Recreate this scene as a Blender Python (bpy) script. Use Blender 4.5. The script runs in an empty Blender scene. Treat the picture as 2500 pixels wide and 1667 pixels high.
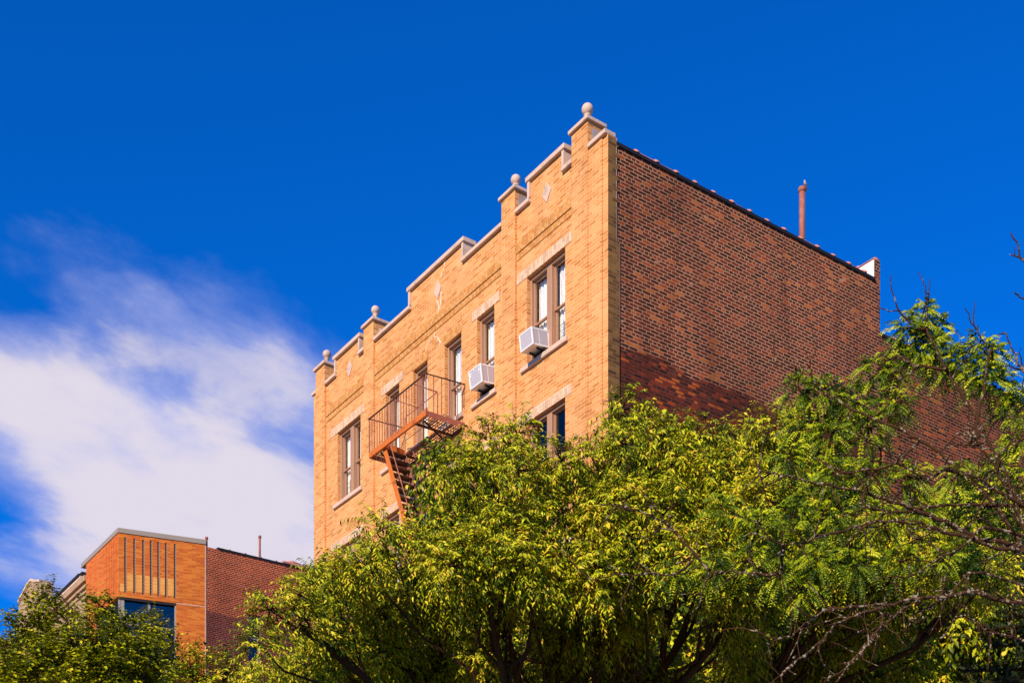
import bpy, math, random
import numpy as np
from mathutils import Vector, Matrix
R = math.radians
scene = bpy.context.scene
col = scene.collection

# ------------------------------------------------------------------ camera
cam_d = bpy.data.cameras.new("camera"); cam = bpy.data.objects.new("camera", cam_d); col.objects.link(cam)
cam.location = (0, 0, 1.6); cam.rotation_euler = (R(90), 0, 0)
cam_d.sensor_width = 36; cam_d.lens = 46.18; cam_d.shift_y = 0.6994     # level view camera with a rising front
cam_d.clip_start = 0.1; cam_d.clip_end = 3000
scene.camera = cam

# ------------------------------------------------------------------ world: daylight sky with a cloud bank
SUN_AZ, SUN_EL = 209.5, 27.0
world = bpy.data.worlds.new("World"); scene.world = world; world.use_nodes = True
nt = world.node_tree; N = nt.nodes; LK = nt.links; N.clear()
def wn(t, **k):
    n = N.new(t)
    for a, b in k.items(): setattr(n, a, b)
    return n
def wmath(op, a, b=None, c=None, clamp=False):
    n = wn('ShaderNodeMath', operation=op); n.use_clamp = clamp
    for i, v in enumerate((a, b, c)):
        if v is None: continue
        if isinstance(v, (int, float)): n.inputs[i].default_value = v
        else: LK.new(v, n.inputs[i])
    return n.outputs[0]
sky = wn('ShaderNodeTexSky', sky_type='NISHITA'); sky.sun_disc = False
sky.sun_elevation = R(SUN_EL); sky.sun_rotation = R(SUN_AZ)
sky.air_density = 1.0; sky.dust_density = 0.3; sky.ozone_density = 4.0
tint = wn('ShaderNodeMix', data_type='RGBA', blend_type='MULTIPLY'); tint.inputs[0].default_value = 1
LK.new(sky.outputs[0], tint.inputs[6]); tint.inputs[7].default_value = (0.010, 0.80, 1.98, 1)
tc = wn('ShaderNodeTexCoord'); sep = wn('ShaderNodeSeparateXYZ'); LK.new(tc.outputs['Generated'], sep.inputs[0])
azi = wmath('MULTIPLY', wmath('ARCTAN2', sep.outputs[0], sep.outputs[1]), 57.2958)
ele = wmath('MULTIPLY', wmath('ARCSINE', sep.outputs[2]), 57.2958)
def fbm(sx, sy, tilt, detail, rough, ox=0.0, dist=0.0):
    c, s = math.cos(R(tilt)), math.sin(R(tilt))
    u = wmath('ADD', wmath('MULTIPLY', azi, c), wmath('MULTIPLY', ele, s))
    v = wmath('ADD', wmath('MULTIPLY', azi, -s), wmath('MULTIPLY', ele, c))
    cb = wn('ShaderNodeCombineXYZ'); LK.new(wmath('MULTIPLY_ADD', u, sx, ox), cb.inputs[0]); LK.new(wmath('MULTIPLY', v, sy), cb.inputs[1])
    nz = wn('ShaderNodeTexNoise'); nz.inputs['Scale'].default_value = 1; nz.inputs['Detail'].default_value = detail
    nz.inputs['Roughness'].default_value = rough; nz.inputs['Distortion'].default_value = dist
    LK.new(cb.outputs[0], nz.inputs['Vector']); return nz.outputs[0]
def blob(ca, ce, ra, re, tilt):
    c, s = math.cos(R(tilt)), math.sin(R(tilt))
    da = wmath('SUBTRACT', azi, ca); de = wmath('SUBTRACT', ele, ce)
    u = wmath('DIVIDE', wmath('ADD', wmath('MULTIPLY', da, c), wmath('MULTIPLY', de, s)), ra)
    v = wmath('DIVIDE', wmath('ADD', wmath('MULTIPLY', da, -s), wmath('MULTIPLY', de, c)), re)
    r = wmath('SQRT', wmath('ADD', wmath('MULTIPLY', u, u), wmath('MULTIPLY', v, v)))
    return wmath('SUBTRACT', 1.0, r)
def smooth(x, a, b):
    m = wn('ShaderNodeMapRange', interpolation_type='SMOOTHSTEP'); LK.new(x, m.inputs[0]); m.inputs[1].default_value = a; m.inputs[2].default_value = b
    return m.outputs[0]
wis = fbm(0.17, 0.40, -13, 8, 0.6, 3.1, 0.2)      # streaks falling to the right
big = fbm(0.10, 0.16, -14, 4, 0.5, 8.7, 0.3)
nzs = wmath('ADD', wmath('MULTIPLY', wmath('SUBTRACT', wis, 0.5), 2.3), wmath('MULTIPLY', wmath('SUBTRACT', big, 0.5), 1.6))
def layer(bl, a, b, k):
    return smooth(wmath('ADD', bl, wmath('MULTIPLY', nzs, k)), a, b)
core = layer(blob(-15.4, 23.8, 11.8, 4.2, -12), -0.02, 0.55, 0.23)
core2 = layer(blob(-12.6, 21.2, 8.2, 3.4, 0), -0.05, 0.5, 0.28)
veil = wmath('MULTIPLY', layer(blob(-12.0, 27.0, 8.8, 3.0, -16), -0.12, 0.9, 0.55), 0.60)
top_ = wmath('MULTIPLY', layer(blob(-14.7, 28.8, 3.8, 1.1, -22), 0.0, 0.9, 0.5), 0.26)
rgt = wmath('MULTIPLY', layer(blob(-9.4, 26.8, 3.4, 1.8, -28), -0.1, 0.9, 0.5), 0.58)
low = wmath('MULTIPLY', layer(blob(-17.5, 19.4, 5.5, 1.8, 0), 0.0, 0.9, 0.8), 0.6)
inv = None
for d in (core, core2, veil, top_, rgt, low):
    q = wmath('SUBTRACT', 1.0, d)
    inv = q if inv is None else wmath('MULTIPLY', inv, q)
dens = wmath('MULTIPLY', wmath('SUBTRACT', 1.0, inv), 0.97)
ccol = wn('ShaderNodeMix', data_type='RGBA'); LK.new(smooth(wmath('ADD', dens, wmath('MULTIPLY', wmath('SUBTRACT', wis, 0.5), 2.0)), 0.25, 1.02), ccol.inputs[0])
ccol.inputs[6].default_value = (4.9, 5.3, 8.8, 1); ccol.inputs[7].default_value = (7.9, 7.3, 8.3, 1)
cm = wn('ShaderNodeMix', data_type='RGBA'); LK.new(dens, cm.inputs[0]); LK.new(tint.outputs[2], cm.inputs[6]); LK.new(ccol.outputs[2], cm.inputs[7])
bg = wn('ShaderNodeBackground'); bg.inputs[1].default_value = 0.08; LK.new(cm.outputs[2], bg.inputs[0])
wo = wn('ShaderNodeOutputWorld'); LK.new(bg.outputs[0], wo.inputs[0])

# ------------------------------------------------------------------ sun
sd = bpy.data.lights.new("sun", 'SUN'); sun = bpy.data.objects.new("sun", sd); col.objects.link(sun)
sd.energy = 4.6; sd.angle = R(0.53); sd.color = (1.0, 0.86, 0.66)
sv = Vector((math.sin(R(SUN_AZ)) * math.cos(R(SUN_EL)), math.cos(R(SUN_AZ)) * math.cos(R(SUN_EL)), math.sin(R(SUN_EL))))
sun.rotation_euler = (-sv).to_track_quat('-Z', 'Y').to_euler(); sun.location = sv * 60
scene.view_settings.view_transform = 'Standard'; scene.view_settings.look = 'None'
scene.view_settings.exposure = 0.30; scene.view_settings.gamma = 1.0
scene.cycles.max_bounces = 6; scene.cycles.transparent_max_bounces = 12

# ------------------------------------------------------------------ helpers
def tag(o, label=None, cat=None, group=None, kind=None):
    if label: o['label'] = label
    if cat: o['category'] = cat
    if group: o['group'] = group
    if kind: o['kind'] = kind
    return o
def empty(name, loc=(0, 0, 0), rz=0.0, parent=None):
    o = bpy.data.objects.new(name, None); col.objects.link(o); o.location = loc; o.rotation_euler = (0, 0, rz)
    o.empty_display_size = 0.3
    if parent: o.parent = parent
    return o
class MB:
    """collects boxes, tubes and lathes; build() links them as one mesh object"""
    def __init__(s): s.v = []; s.f = []; s.sm = []
    def add(s, vs, fs, smooth=False):
        b = len(s.v); s.v += [tuple(p) for p in vs]
        for f in fs: s.f.append([b + i for i in f]); s.sm.append(smooth)
        return s
    def box(s, x0, x1, y0, y1, z0, z1, bev=0.0):
        if x1 < x0: x0, x1 = x1, x0
        if y1 < y0: y0, y1 = y1, y0
        if z1 < z0: z0, z1 = z1, z0
        if bev <= 0:
            vs = [(x, y, z) for z in (z0, z1) for y in (y0, y1) for x in (x0, x1)]
            return s.add(vs, [(0, 2, 3, 1), (4, 5, 7, 6), (0, 1, 5, 4), (2, 6, 7, 3), (0, 4, 6, 2), (1, 3, 7, 5)])
        b = bev
        o = []
        for z, zi in ((z0, b), (z1, -b)):
            for y, yi in ((y0, b), (y1, -b)):
                for x, xi in ((x0, b), (x1, -b)):
                    o += [(x, y + yi, z + zi), (x + xi, y, z + zi), (x + xi, y + yi, z)]
        def ix(i, k): return i * 3 + k     # corner i: bit0 x, bit1 y, bit2 z ; k 0=x-face 1=y-face 2=z-face
        F = [[ix(0, 0), ix(4, 0), ix(6, 0), ix(2, 0)], [ix(1, 0), ix(3, 0), ix(7, 0), ix(5, 0)],
             [ix(0, 1), ix(1, 1), ix(5, 1), ix(4, 1)], [ix(2, 1), ix(6, 1), ix(7, 1), ix(3, 1)],
             [ix(0, 2), ix(2, 2), ix(3, 2), ix(1, 2)], [ix(4, 2), ix(5, 2), ix(7, 2), ix(6, 2)]]
        for a, c, k, l in [(0, 4, 0, 1), (1, 5, 0, 1), (2, 6, 0, 1), (3, 7, 0, 1), (0, 2, 0, 2), (1, 3, 0, 2), (4, 6, 0, 2), (5, 7, 0, 2), (0, 1, 1, 2), (2, 3, 1, 2), (4, 5, 1, 2), (6, 7, 1, 2)]:
            F.append([ix(a, k), ix(c, k), ix(c, l), ix(a, l)])
        for i in range(8): F.append([ix(i, 0), ix(i, 1), ix(i, 2)])
        return s.add(o, F)
    def hexa(s, p):   # 8 points: bottom 4 ccw, top 4 ccw
        return s.add(p, [(0, 3, 2, 1), (4, 5, 6, 7), (0, 1, 5, 4), (1, 2, 6, 5), (2, 3, 7, 6), (3, 0, 4, 7)])
    def bar(s, a, b, w, h=None, up=(0, 0, 1)):
        h = h or w; a = Vector(a); b = Vector(b); d = (b - a).normalized(); up = Vector(up)
        if abs(d.dot(up)) > .98: up = Vector((1, 0, 0))
        x = d.cross(up).normalized() * w / 2; y = x.cross(d).normalized() * h / 2
        return s.hexa([a - x - y, a + x - y, a + x + y, a - x + y, b - x - y, b + x - y, b + x + y, b - x + y])
    def tube(s, pts, rad, n=8, cap=True, smooth=True):
        pts = [Vector(p) for p in pts]; m = len(pts)
        if not hasattr(rad, '__len__'): rad = [rad] * m
        vs = []; ref = None
        for i, p in enumerate(pts):
            d = (pts[min(i + 1, m - 1)] - pts[max(i - 1, 0)]).normalized()
            if ref is None: ref = Vector((0, 0, 1)) if abs(d.z) < .9 else Vector((1, 0, 0))
            x = d.cross(ref).normalized(); y = d.cross(x); ref = -y if False else ref
            for k in range(n):
                a = 2 * math.pi * k / n; vs.append(p + (x * math.cos(a) + y * math.sin(a)) * rad[i])
        fs = [(i * n + k, i * n + (k + 1) % n, (i + 1) * n + (k + 1) % n, (i + 1) * n + k) for i in range(m - 1) for k in range(n)]
        s.add(vs, fs, smooth)
        if cap:
            b = len(s.v) - len(vs); s.f.append([b + k for k in range(n)][::-1]); s.sm.append(False)
            s.f.append([b + (m - 1) * n + k for k in range(n)]); s.sm.append(False)
        return s
    def lathe(s, c, prof, n=24, squash=1.0):    # prof (r, z)
        vs = []; m = len(prof)
        for r, z in prof:
            for k in range(n):
                a = 2 * math.pi * k / n; vs.append((c[0] + r * math.cos(a), c[1] + r * math.sin(a), c[2] + z))
        fs = [(i * n + k, i * n + (k + 1) % n, (i + 1) * n + (k + 1) % n, (i + 1) * n + k) for i in range(m - 1) for k in range(n)]
        return s.add(vs, fs, True)
    def build(s, name, mat, parent=None, recalc=True):
        me = bpy.data.meshes.new(name); me.from_pydata(s.v, [], s.f)
        nl = len(me.loops); me.polygons.foreach_set('use_smooth', s.sm)
        if recalc:
            import bmesh
            bm = bmesh.new(); bm.from_mesh(me); bmesh.ops.recalc_face_normals(bm, faces=bm.faces); bm.to_mesh(me); bm.free()
        uv = me.uv_layers.new(name='metres'); nv = len(me.vertices)
        co = np.empty(nv * 3); me.vertices.foreach_get('co', co); co = co.reshape(-1, 3)
        li = np.empty(nl, int); me.loops.foreach_get('vertex_index', li)
        npg = len(me.polygons); nrm = np.empty(npg * 3); me.polygons.foreach_get('normal', nrm); nrm = np.abs(nrm.reshape(-1, 3))
        tot = np.empty(npg, int); me.polygons.foreach_get('loop_total', tot)
        ax = np.repeat(np.argmax(nrm, axis=1), tot); p = co[li]
        u = np.where(ax == 0, p[:, 1], p[:, 0]); v = np.where(ax == 2, p[:, 1], p[:, 2])
        uv.data.foreach_set('uv', np.stack([u, v], 1).ravel())
        if mat: me.materials.append(mat)
        o = bpy.data.objects.new(name, me); col.objects.link(o)
        if parent: o.parent = parent
        return o
def solid(xs, zs, fill, y0, y1, mb=None):
    """slab between y0 (front) and y1 made of the grid cells for which fill(xc, zc) is true"""
    mb = mb or MB(); nx, nz = len(xs) - 1, len(zs) - 1
    M = [[fill((xs[i] + xs[i + 1]) / 2, (zs[j] + zs[j + 1]) / 2) for j in range(nz)] for i in range(nx)]
    for i in range(nx):
        for j in range(nz):
            if not M[i][j]: continue
            a, b, c, d = xs[i], xs[i + 1], zs[j], zs[j + 1]
            mb.add([(a, y0, c), (b, y0, c), (b, y0, d), (a, y0, d)], [(0, 1, 2, 3)])
            mb.add([(a, y1, c), (b, y1, c), (b, y1, d), (a, y1, d)], [(3, 2, 1, 0)])
            if i == 0 or not M[i - 1][j]: mb.add([(a, y0, c), (a, y0, d), (a, y1, d), (a, y1, c)], [(0, 1, 2, 3)])
            if i == nx - 1 or not M[i + 1][j]: mb.add([(b, y0, c), (b, y1, c), (b, y1, d), (b, y0, d)], [(0, 1, 2, 3)])
            if j == 0 or not M[i][j - 1]: mb.add([(a, y0, c), (a, y1, c), (b, y1, c), (b, y0, c)], [(0, 1, 2, 3)])
            if j == nz - 1 or not M[i][j + 1]: mb.add([(a, y0, d), (b, y0, d), (b, y1, d), (a, y1, d)], [(0, 1, 2, 3)])
    return mb

# ------------------------------------------------------------------ materials
class NT:
    def __init__(s, name):
        s.m = bpy.data.materials.new(name); s.m.use_nodes = True; s.t = s.m.node_tree; s.t.nodes.clear()
        s.out = s.n('ShaderNodeOutputMaterial')
    def n(s, t, **k):
        x = s.t.nodes.new(t)
        for a, b in k.items(): setattr(x, a, b)
        return x
    def put(s, v, i):
        if isinstance(v, (int, float)): i.default_value = v
        elif isinstance(v, (tuple, list)): i.default_value = tuple(v) + ((1,) if len(v) == 3 and len(i.default_value) == 4 else ())
        else: s.t.links.new(v, i)
    def math(s, op, a, b=0.0, clamp=False):
        x = s.n('ShaderNodeMath', operation=op); x.use_clamp = clamp; s.put(a, x.inputs[0]); s.put(b, x.inputs[1]); return x.outputs[0]
    def mix(s, f, a, b, mode='MIX'):
        x = s.n('ShaderNodeMix', data_type='RGBA', blend_type=mode); s.put(f, x.inputs[0]); s.put(a, x.inputs[6]); s.put(b, x.inputs[7]); return x.outputs[2]
    def noise(s, vec, scale, detail=4, rough=.5, dist=0.0, out=0):
        x = s.n('ShaderNodeTexNoise'); s.put(scale, x.inputs['Scale']); s.put(detail, x.inputs['Detail']); s.put(rough, x.inputs['Roughness']); s.put(dist, x.inputs['Distortion'])
        if vec is not None: s.put(vec, x.inputs['Vector'])
        return x.outputs[out]
    def ramp(s, f, stops, interp='LINEAR'):
        x = s.n('ShaderNodeValToRGB'); x.color_ramp.interpolation = interp; e = x.color_ramp.elements
        while len(e) < len(stops): e.new(.5)
        for k, (p, c) in zip(e, stops): k.position = p; k.color = (*c, 1) if len(c) == 3 else c
        s.put(f, x.inputs[0]); return x.outputs[0]
    def step(s, x, a, b):
        m = s.n('ShaderNodeMapRange'); m.clamp = True; s.put(x, m.inputs[0]); s.put(a, m.inputs[1]); s.put(b, m.inputs[2]); return m.outputs[0]
    def uv(s):
        x = s.n('ShaderNodeUVMap'); x.uv_map = 'metres'; return x.outputs[0]
    def obj(s): return s.n('ShaderNodeTexCoord').outputs['Object']
    def sepxyz(s, v): x = s.n('ShaderNodeSeparateXYZ'); s.put(v, x.inputs[0]); return x.outputs
    def comb(s, a, b, c=0.0): x = s.n('ShaderNodeCombineXYZ'); s.put(a, x.inputs[0]); s.put(b, x.inputs[1]); s.put(c, x.inputs[2]); return x.outputs[0]
    def bsdf(s, colr, rough=.8, metal=0.0, bump=None, bstr=.3, bdist=.01, spec=.3, **k):
        p = s.n('ShaderNodeBsdfPrincipled'); s.put(colr, p.inputs['Base Color']); s.put(rough, p.inputs['Roughness']); s.put(metal, p.inputs['Metallic'])
        s.put(spec, p.inputs['Specular IOR Level'])
        if bump is not None:
            b = s.n('ShaderNodeBump'); b.inputs['Strength'].default_value = bstr; b.inputs['Distance'].default_value = bdist
            s.put(bump, b.inputs['Height']); s.put(b.outputs[0], p.inputs['Normal'])
        s.t.links.new(p.outputs[0], s.out.inputs[0]); return s.m
def vscale(M, v, sx, sy, sz=1.0, ox=0.0):
    o = M.sepxyz(v); return M.comb(M.math('MULTIPLY_ADD', o[0], sx) if False else M.math('ADD', M.math('MULTIPLY', o[0], sx), ox), M.math('MULTIPLY', o[1], sy), M.math('MULTIPLY', o[2], sz))

def brick_mat(name, stops, mortar, bw=.205, rh=.0688, ms=.006, squash=1.0, sf=2, grime=(.55, .35, .8), patch=0.0, seed=0.0, band=None, vert=False, bstr=.55, warp=.004, bleach=0.0, drift=0.0, streak=0.0):
    M = NT(name); uv = M.uv()
    if vert:
        o = M.sepxyz(uv); uv = M.comb(o[1], o[0])
    wn_ = M.noise(uv, 5.0, 3, .6, out=1)
    w = M.n('ShaderNodeVectorMath', operation='MULTIPLY_ADD'); M.put(wn_, w.inputs[0]); w.inputs[1].default_value = (warp * 2, warp * 2, 0); M.put(uv, w.inputs[2])
    b = M.n('ShaderNodeTexBrick'); b.offset = .5; b.offset_frequency = 2; b.squash = squash; b.squash_frequency = sf
    M.put(w.outputs[0], b.inputs['Vector']); M.put((0, 0, 0), b.inputs['Color1']); M.put((1, 1, 1), b.inputs['Color2']); M.put((.5, .5, .5), b.inputs['Mortar'])
    for k, v in (('Scale', 1.0), ('Mortar Size', ms), ('Mortar Smooth', .25), ('Bias', 0.0), ('Brick Width', bw), ('Row Height', rh)): b.inputs[k].default_value = v
    fac = b.outputs['Fac']; rnd = b.outputs['Color']
    if drift: rnd = M.math('ADD', rnd, M.math('MULTIPLY', M.math('SUBTRACT', M.noise(vscale(M, uv, .35, .35, 1, seed + 3), 1.0, 3, .6), .5), drift), True)
    c = M.ramp(rnd, stops, 'LINEAR')
    fine = M.noise(uv, 60.0, 4, .6); c = M.mix(1.0, c, M.ramp(fine, [(.25, (.78, .78, .78)), (.75, (1.18, 1.18, 1.18))]), 'MULTIPLY')
    big_ = M.noise(vscale(M, uv, 1, .6, 1, seed), grime[0], 6, .6)
    mo = M.mix(M.noise(uv, 18.0, 3, .5), tuple(x * .8 for x in mortar), tuple(min(1, x * 1.12) for x in mortar))
    if patch > 0:
        pn = M.noise(vscale(M, uv, 2.2, 3.6, 1, seed + 5), 1.0, 5, .6, .4)
        pf = M.step(pn, .69 - patch, .71 - patch); fac = M.math('MAXIMUM', fac, pf)
    if band:     # old roof line: the joints below it are dark
        z = M.sepxyz(uv)[1]; zz = M.math('ADD', z, M.math('MULTIPLY', M.noise(vscale(M, uv, .9, 2.2, 1, 4.4), 1.0, 5, .7), .55))
        zz = M.math('ADD', zz, M.math('MULTIPLY', rnd, .10)); bf = M.step(zz, band[0] + .36, band[0] + .30)
        mo = M.mix(bf, mo, band[1]); c = M.mix(bf, c, M.mix(1.0, c, band[2], 'MULTIPLY'))
    cc = M.mix(fac, c, mo)
    g = M.ramp(big_, [(.3, (grime[1],) * 3), (.5, (1, 1, 1)), (.75, (1 + (1 - grime[2]) * .6,) * 3)])
    cc = M.mix(.8, cc, g, 'MULTIPLY')
    if bleach:
        bl = M.step(M.noise(vscale(M, uv, .8, .5, 1, seed + 9), 1.3, 5, .65), .5, .72)
        cc = M.mix(M.math('MULTIPLY', bl, bleach), cc, mortar)
    if streak:
        sf_ = M.step(M.noise(vscale(M, uv, 2.6, .28, 1, seed + 11), 1.0, 6, .62), .50, .72); cc = M.mix(M.math('MULTIPLY', sf_, streak), cc, M.mix(1.0, cc, (.42, .36, .34), 'MULTIPLY'))
    hgt = M.math('ADD', M.math('MULTIPLY', M.math('SUBTRACT', 1.0, fac), 1.0), M.math('MULTIPLY', M.noise(uv, 90.0, 3, .6), .35))
    hgt = M.math('ADD', hgt, M.math('MULTIPLY', rnd, .35))
    return M.bsdf(cc, .86, bump=hgt, bstr=bstr, bdist=.006, spec=.2)
def plain(name, c, rough=.6, metal=0.0, var=.15, scale=8.0, bstr=.15, spec=.4, dirt=None, dscale=2.0):
    M = NT(name); v = M.obj(); n1 = M.noise(v, scale, 5, .6)
    cc = M.mix(n1, tuple(x * (1 - var) for x in c), tuple(min(1, x * (1 + var)) for x in c))
    if dirt: cc = M.mix(M.step(M.noise(v, dscale, 6, .65), .5, .68), cc, dirt)
    return M.bsdf(cc, rough, metal, bump=M.noise(v, scale * 5, 4, .6), bstr=bstr, bdist=.004, spec=spec)

TAN = [(0.0, (.51, .18, .038)), (.18, (.60, .225, .053)), (.36, (.66, .275, .076)), (.7, (.72, .315, .094)), (1.0, (.77, .37, .125))]
m_tan = brick_mat('tan_face_brick', TAN, (.83, .43, .20), ms=.0085, grime=(.7, .86, .9), bleach=.35, bw=.21, streak=.22)
m_tanshade = brick_mat('shaded_tan_brick', [(0, (.10, .040, .012)), (.35, (.22, .095, .022)), (1, (.30, .14, .036))], (.27, .15, .07), grime=(1.5, .7, .9), seed=3)  # facade brick darkened, the side face's shade is put into the colour
m_soldier = brick_mat('pale_soldier_brick', [(0, (.60, .36, .22)), (.5, (.74, .48, .30)), (1, (.78, .54, .36))], (.50, .28, .16), bw=.20, rh=.0688, ms=.005, vert=True, grime=(2, .85, 1))
m_band = brick_mat('tan_band_brick', TAN[1:], (.40, .22, .08), bw=.10, rh=.0688, ms=.005, vert=True, grime=(2, .8, 1))
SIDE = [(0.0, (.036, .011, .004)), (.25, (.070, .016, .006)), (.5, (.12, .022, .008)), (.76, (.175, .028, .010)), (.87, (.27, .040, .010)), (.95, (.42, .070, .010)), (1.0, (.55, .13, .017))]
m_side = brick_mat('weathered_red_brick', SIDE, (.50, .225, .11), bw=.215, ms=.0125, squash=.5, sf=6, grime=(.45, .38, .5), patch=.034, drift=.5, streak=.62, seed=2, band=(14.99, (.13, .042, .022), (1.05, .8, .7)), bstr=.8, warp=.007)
m_rear = brick_mat('rear_red_brick', SIDE, (.34, .145, .065), bw=.215, ms=.011, squash=.5, sf=6, grime=(.5, .5, .7), patch=.03, seed=12, bstr=.7)
m_redL = brick_mat('deep_red_brick', [(0, (.14, .010, .003)), (.4, (.25, .018, .004)), (.8, (.34, .028, .006)), (1, (.42, .05, .008))], (.70, .24, .11), bw=.215, ms=.0125, squash=.5, sf=6, grime=(.5, .5, .8), seed=21, band=(17.85, (.27, .11, .08), (.5, .45, .5)))
m_orange = brick_mat('orange_roman_brick', [(0, (.44, .085, .014)), (.4, (.60, .14, .018)), (.75, (.70, .21, .03)), (1, (.56, .10, .02))], (.66, .20, .04), bw=.30, rh=.05, ms=.003, grime=(.6, .8, .9), seed=4, bstr=.25)
m_orangeface = brick_mat('orange_side_brick', [(0, (.46, .09, .015)), (.5, (.60, .13, .02)), (1, (.64, .18, .035))], (.50, .16, .05), bw=.30, rh=.05, ms=.003, grime=(.9, .8, .8), seed=7, bstr=.25)
m_buff = brick_mat('buff_panel_brick', [(0, (.74, .28, .05)), (.6, (.80, .36, .08)), (1, (.74, .26, .04))], (.8, .45, .14), bw=.30, rh=.05, ms=.002, grime=(1, .9, .9), bstr=.2)
m_stone = plain('pale_limestone', (.66, .45, .33), .88, var=.14, scale=14, dirt=(.44, .30, .22), dscale=3)
m_stoneb = plain('beige_stone', (.44, .27, .15), .9, var=.15, scale=9, dirt=(.30, .17, .10), dscale=4)
m_metalcop = plain('grey_metal_coping', (.36, .275, .20), .5, .1, var=.08, scale=3)
m_terra = plain('terracotta_tile', (.55, .19, .12), .7, var=.25, scale=9, dirt=(.62, .32, .24), dscale=7)
m_black = plain('near_black', (.016, .010, .009), .7, var=.3, scale=8)  # black for small dark parts and the painted shadow under the coping
m_iron = plain('orange_painted_iron', (.62, .145, .010), .65, 0, var=.15, scale=12, dirt=(.36, .08, .012), dscale=5)
m_rust = plain('rusty_iron', (.060, .018, .006), .7, .0, var=.35, scale=20, dirt=(.16, .045, .012), dscale=4)
m_pipe = plain('rusty_pipe', (.34, .10, .06), .7, .0, var=.25, scale=10, dirt=(.42, .2, .14), dscale=5)
m_brown = plain('brown_window_paint', (.42, .215, .12), .55, var=.07, scale=5)
m_grey = plain('beige_window_frame', (.34, .27, .21), .6, var=.1, scale=5)
m_white = plain('white_enamel', (.82, .79, .76), .4, var=.04, scale=5)
m_plaster = plain('white_painted_plaster', (.80, .76, .72), .8, var=.05, scale=5)
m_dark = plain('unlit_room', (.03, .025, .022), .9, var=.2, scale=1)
m_roof = plain('roofing_felt', (.08, .075, .07), .9, var=.2, scale=3)
m_cement = plain('cement_render', (.36, .31, .29), .9, var=.25, scale=6, dirt=(.5, .22, .10), dscale=4)
m_mortarfill = plain('mortar_filling', (.80, .56, .36), .9, var=.08, scale=20)
def curtain_mat():
    M = NT('white_curtain'); v = M.obj(); o = M.sepxyz(v)
    f = M.math('ADD', M.math('MULTIPLY', o[0], 60.0), M.math('MULTIPLY', M.noise(v, 3, 2), 6.0)); w = M.math('SINE', f)
    c = M.mix(M.noise(v, 2.2, 3, .5), (.80, .76, .74), (.93, .90, .88))
    return M.bsdf(c, .9, bump=w, bstr=.5, bdist=.02)
m_curt = curtain_mat()
def glass_mat(name, tintc, mixf):
    M = NT(name); g = M.n('ShaderNodeBsdfGlossy'); g.inputs[0].default_value = (*tintc, 1); g.inputs[1].default_value = .02
    bmp = M.n('ShaderNodeBump'); bmp.inputs['Strength'].default_value = .06; bmp.inputs['Distance'].default_value = .05
    M.put(M.noise(M.obj(), 2.5, 2), bmp.inputs['Height']); M.put(bmp.outputs[0], g.inputs['Normal'])
    t = M.n('ShaderNodeBsdfTransparent'); t.inputs[0].default_value = (.93, .95, .95, 1)
    fr = M.n('ShaderNodeFresnel'); fr.inputs[0].default_value = 1.5
    mx = M.n('ShaderNodeMixShader'); M.put(M.math('ADD', fr.outputs[0], mixf, True), mx.inputs[0]); M.put(t.outputs[0], mx.inputs[1]); M.put(g.outputs[0], mx.inputs[2])
    M.t.links.new(mx.outputs[0], M.out.inputs[0]); return M.m
m_glass = glass_mat('window_glass', (.95, .97, 1), .06)
m_glassb = glass_mat('reflective_glass', (.50, .42, .40), .10)
def grille_mat():
    M = NT('grey_grille'); o = M.sepxyz(M.obj()); s = M.math('SINE', M.math('MULTIPLY', o[2], 420.0)); s2 = M.math('SINE', M.math('MULTIPLY', M.math('ADD', o[0], o[1]), 420.0))
    c = M.mix(M.step(M.math('MAXIMUM', s, s2), .3, .9), (.36, .31, .33), (.62, .55, .56))
    return M.bsdf(c, .6)
m_grille = grille_mat()
# ------------------------------------------------------------------ ground, street
def slab(name, x0, x1, y0, y1, z0, z1, mat, kind='structure', rz=0, loc=(0, 0, 0)):
    o = MB().box(x0, x1, y0, y1, z0, z1).build(name, mat); o.location = loc; o.rotation_euler = (0, 0, rz); return tag(o, kind=kind)
m_asph = plain('asphalt', (.05, .048, .046), .9, var=.2, scale=3)
m_conc = plain('concrete_pavement', (.32, .29, .26), .9, var=.12, scale=2)
m_earth = plain('dry_earth', (.16, .12, .07), .95, var=.2, scale=.5)
BROT = R(-54.53); BX, BY = 1.789, 24.5
slab('ground', -900, 900, -900, 900, -.30, -.02, m_earth)
slab('road', -160, 120, -17, -8, -.2, 0.0, m_asph, rz=BROT, loc=(BX, BY, 0))
slab('pavement', -160, 120, -7.99, -.01, -.2, .13, m_conc, rz=BROT, loc=(BX, BY, 0))

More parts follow.
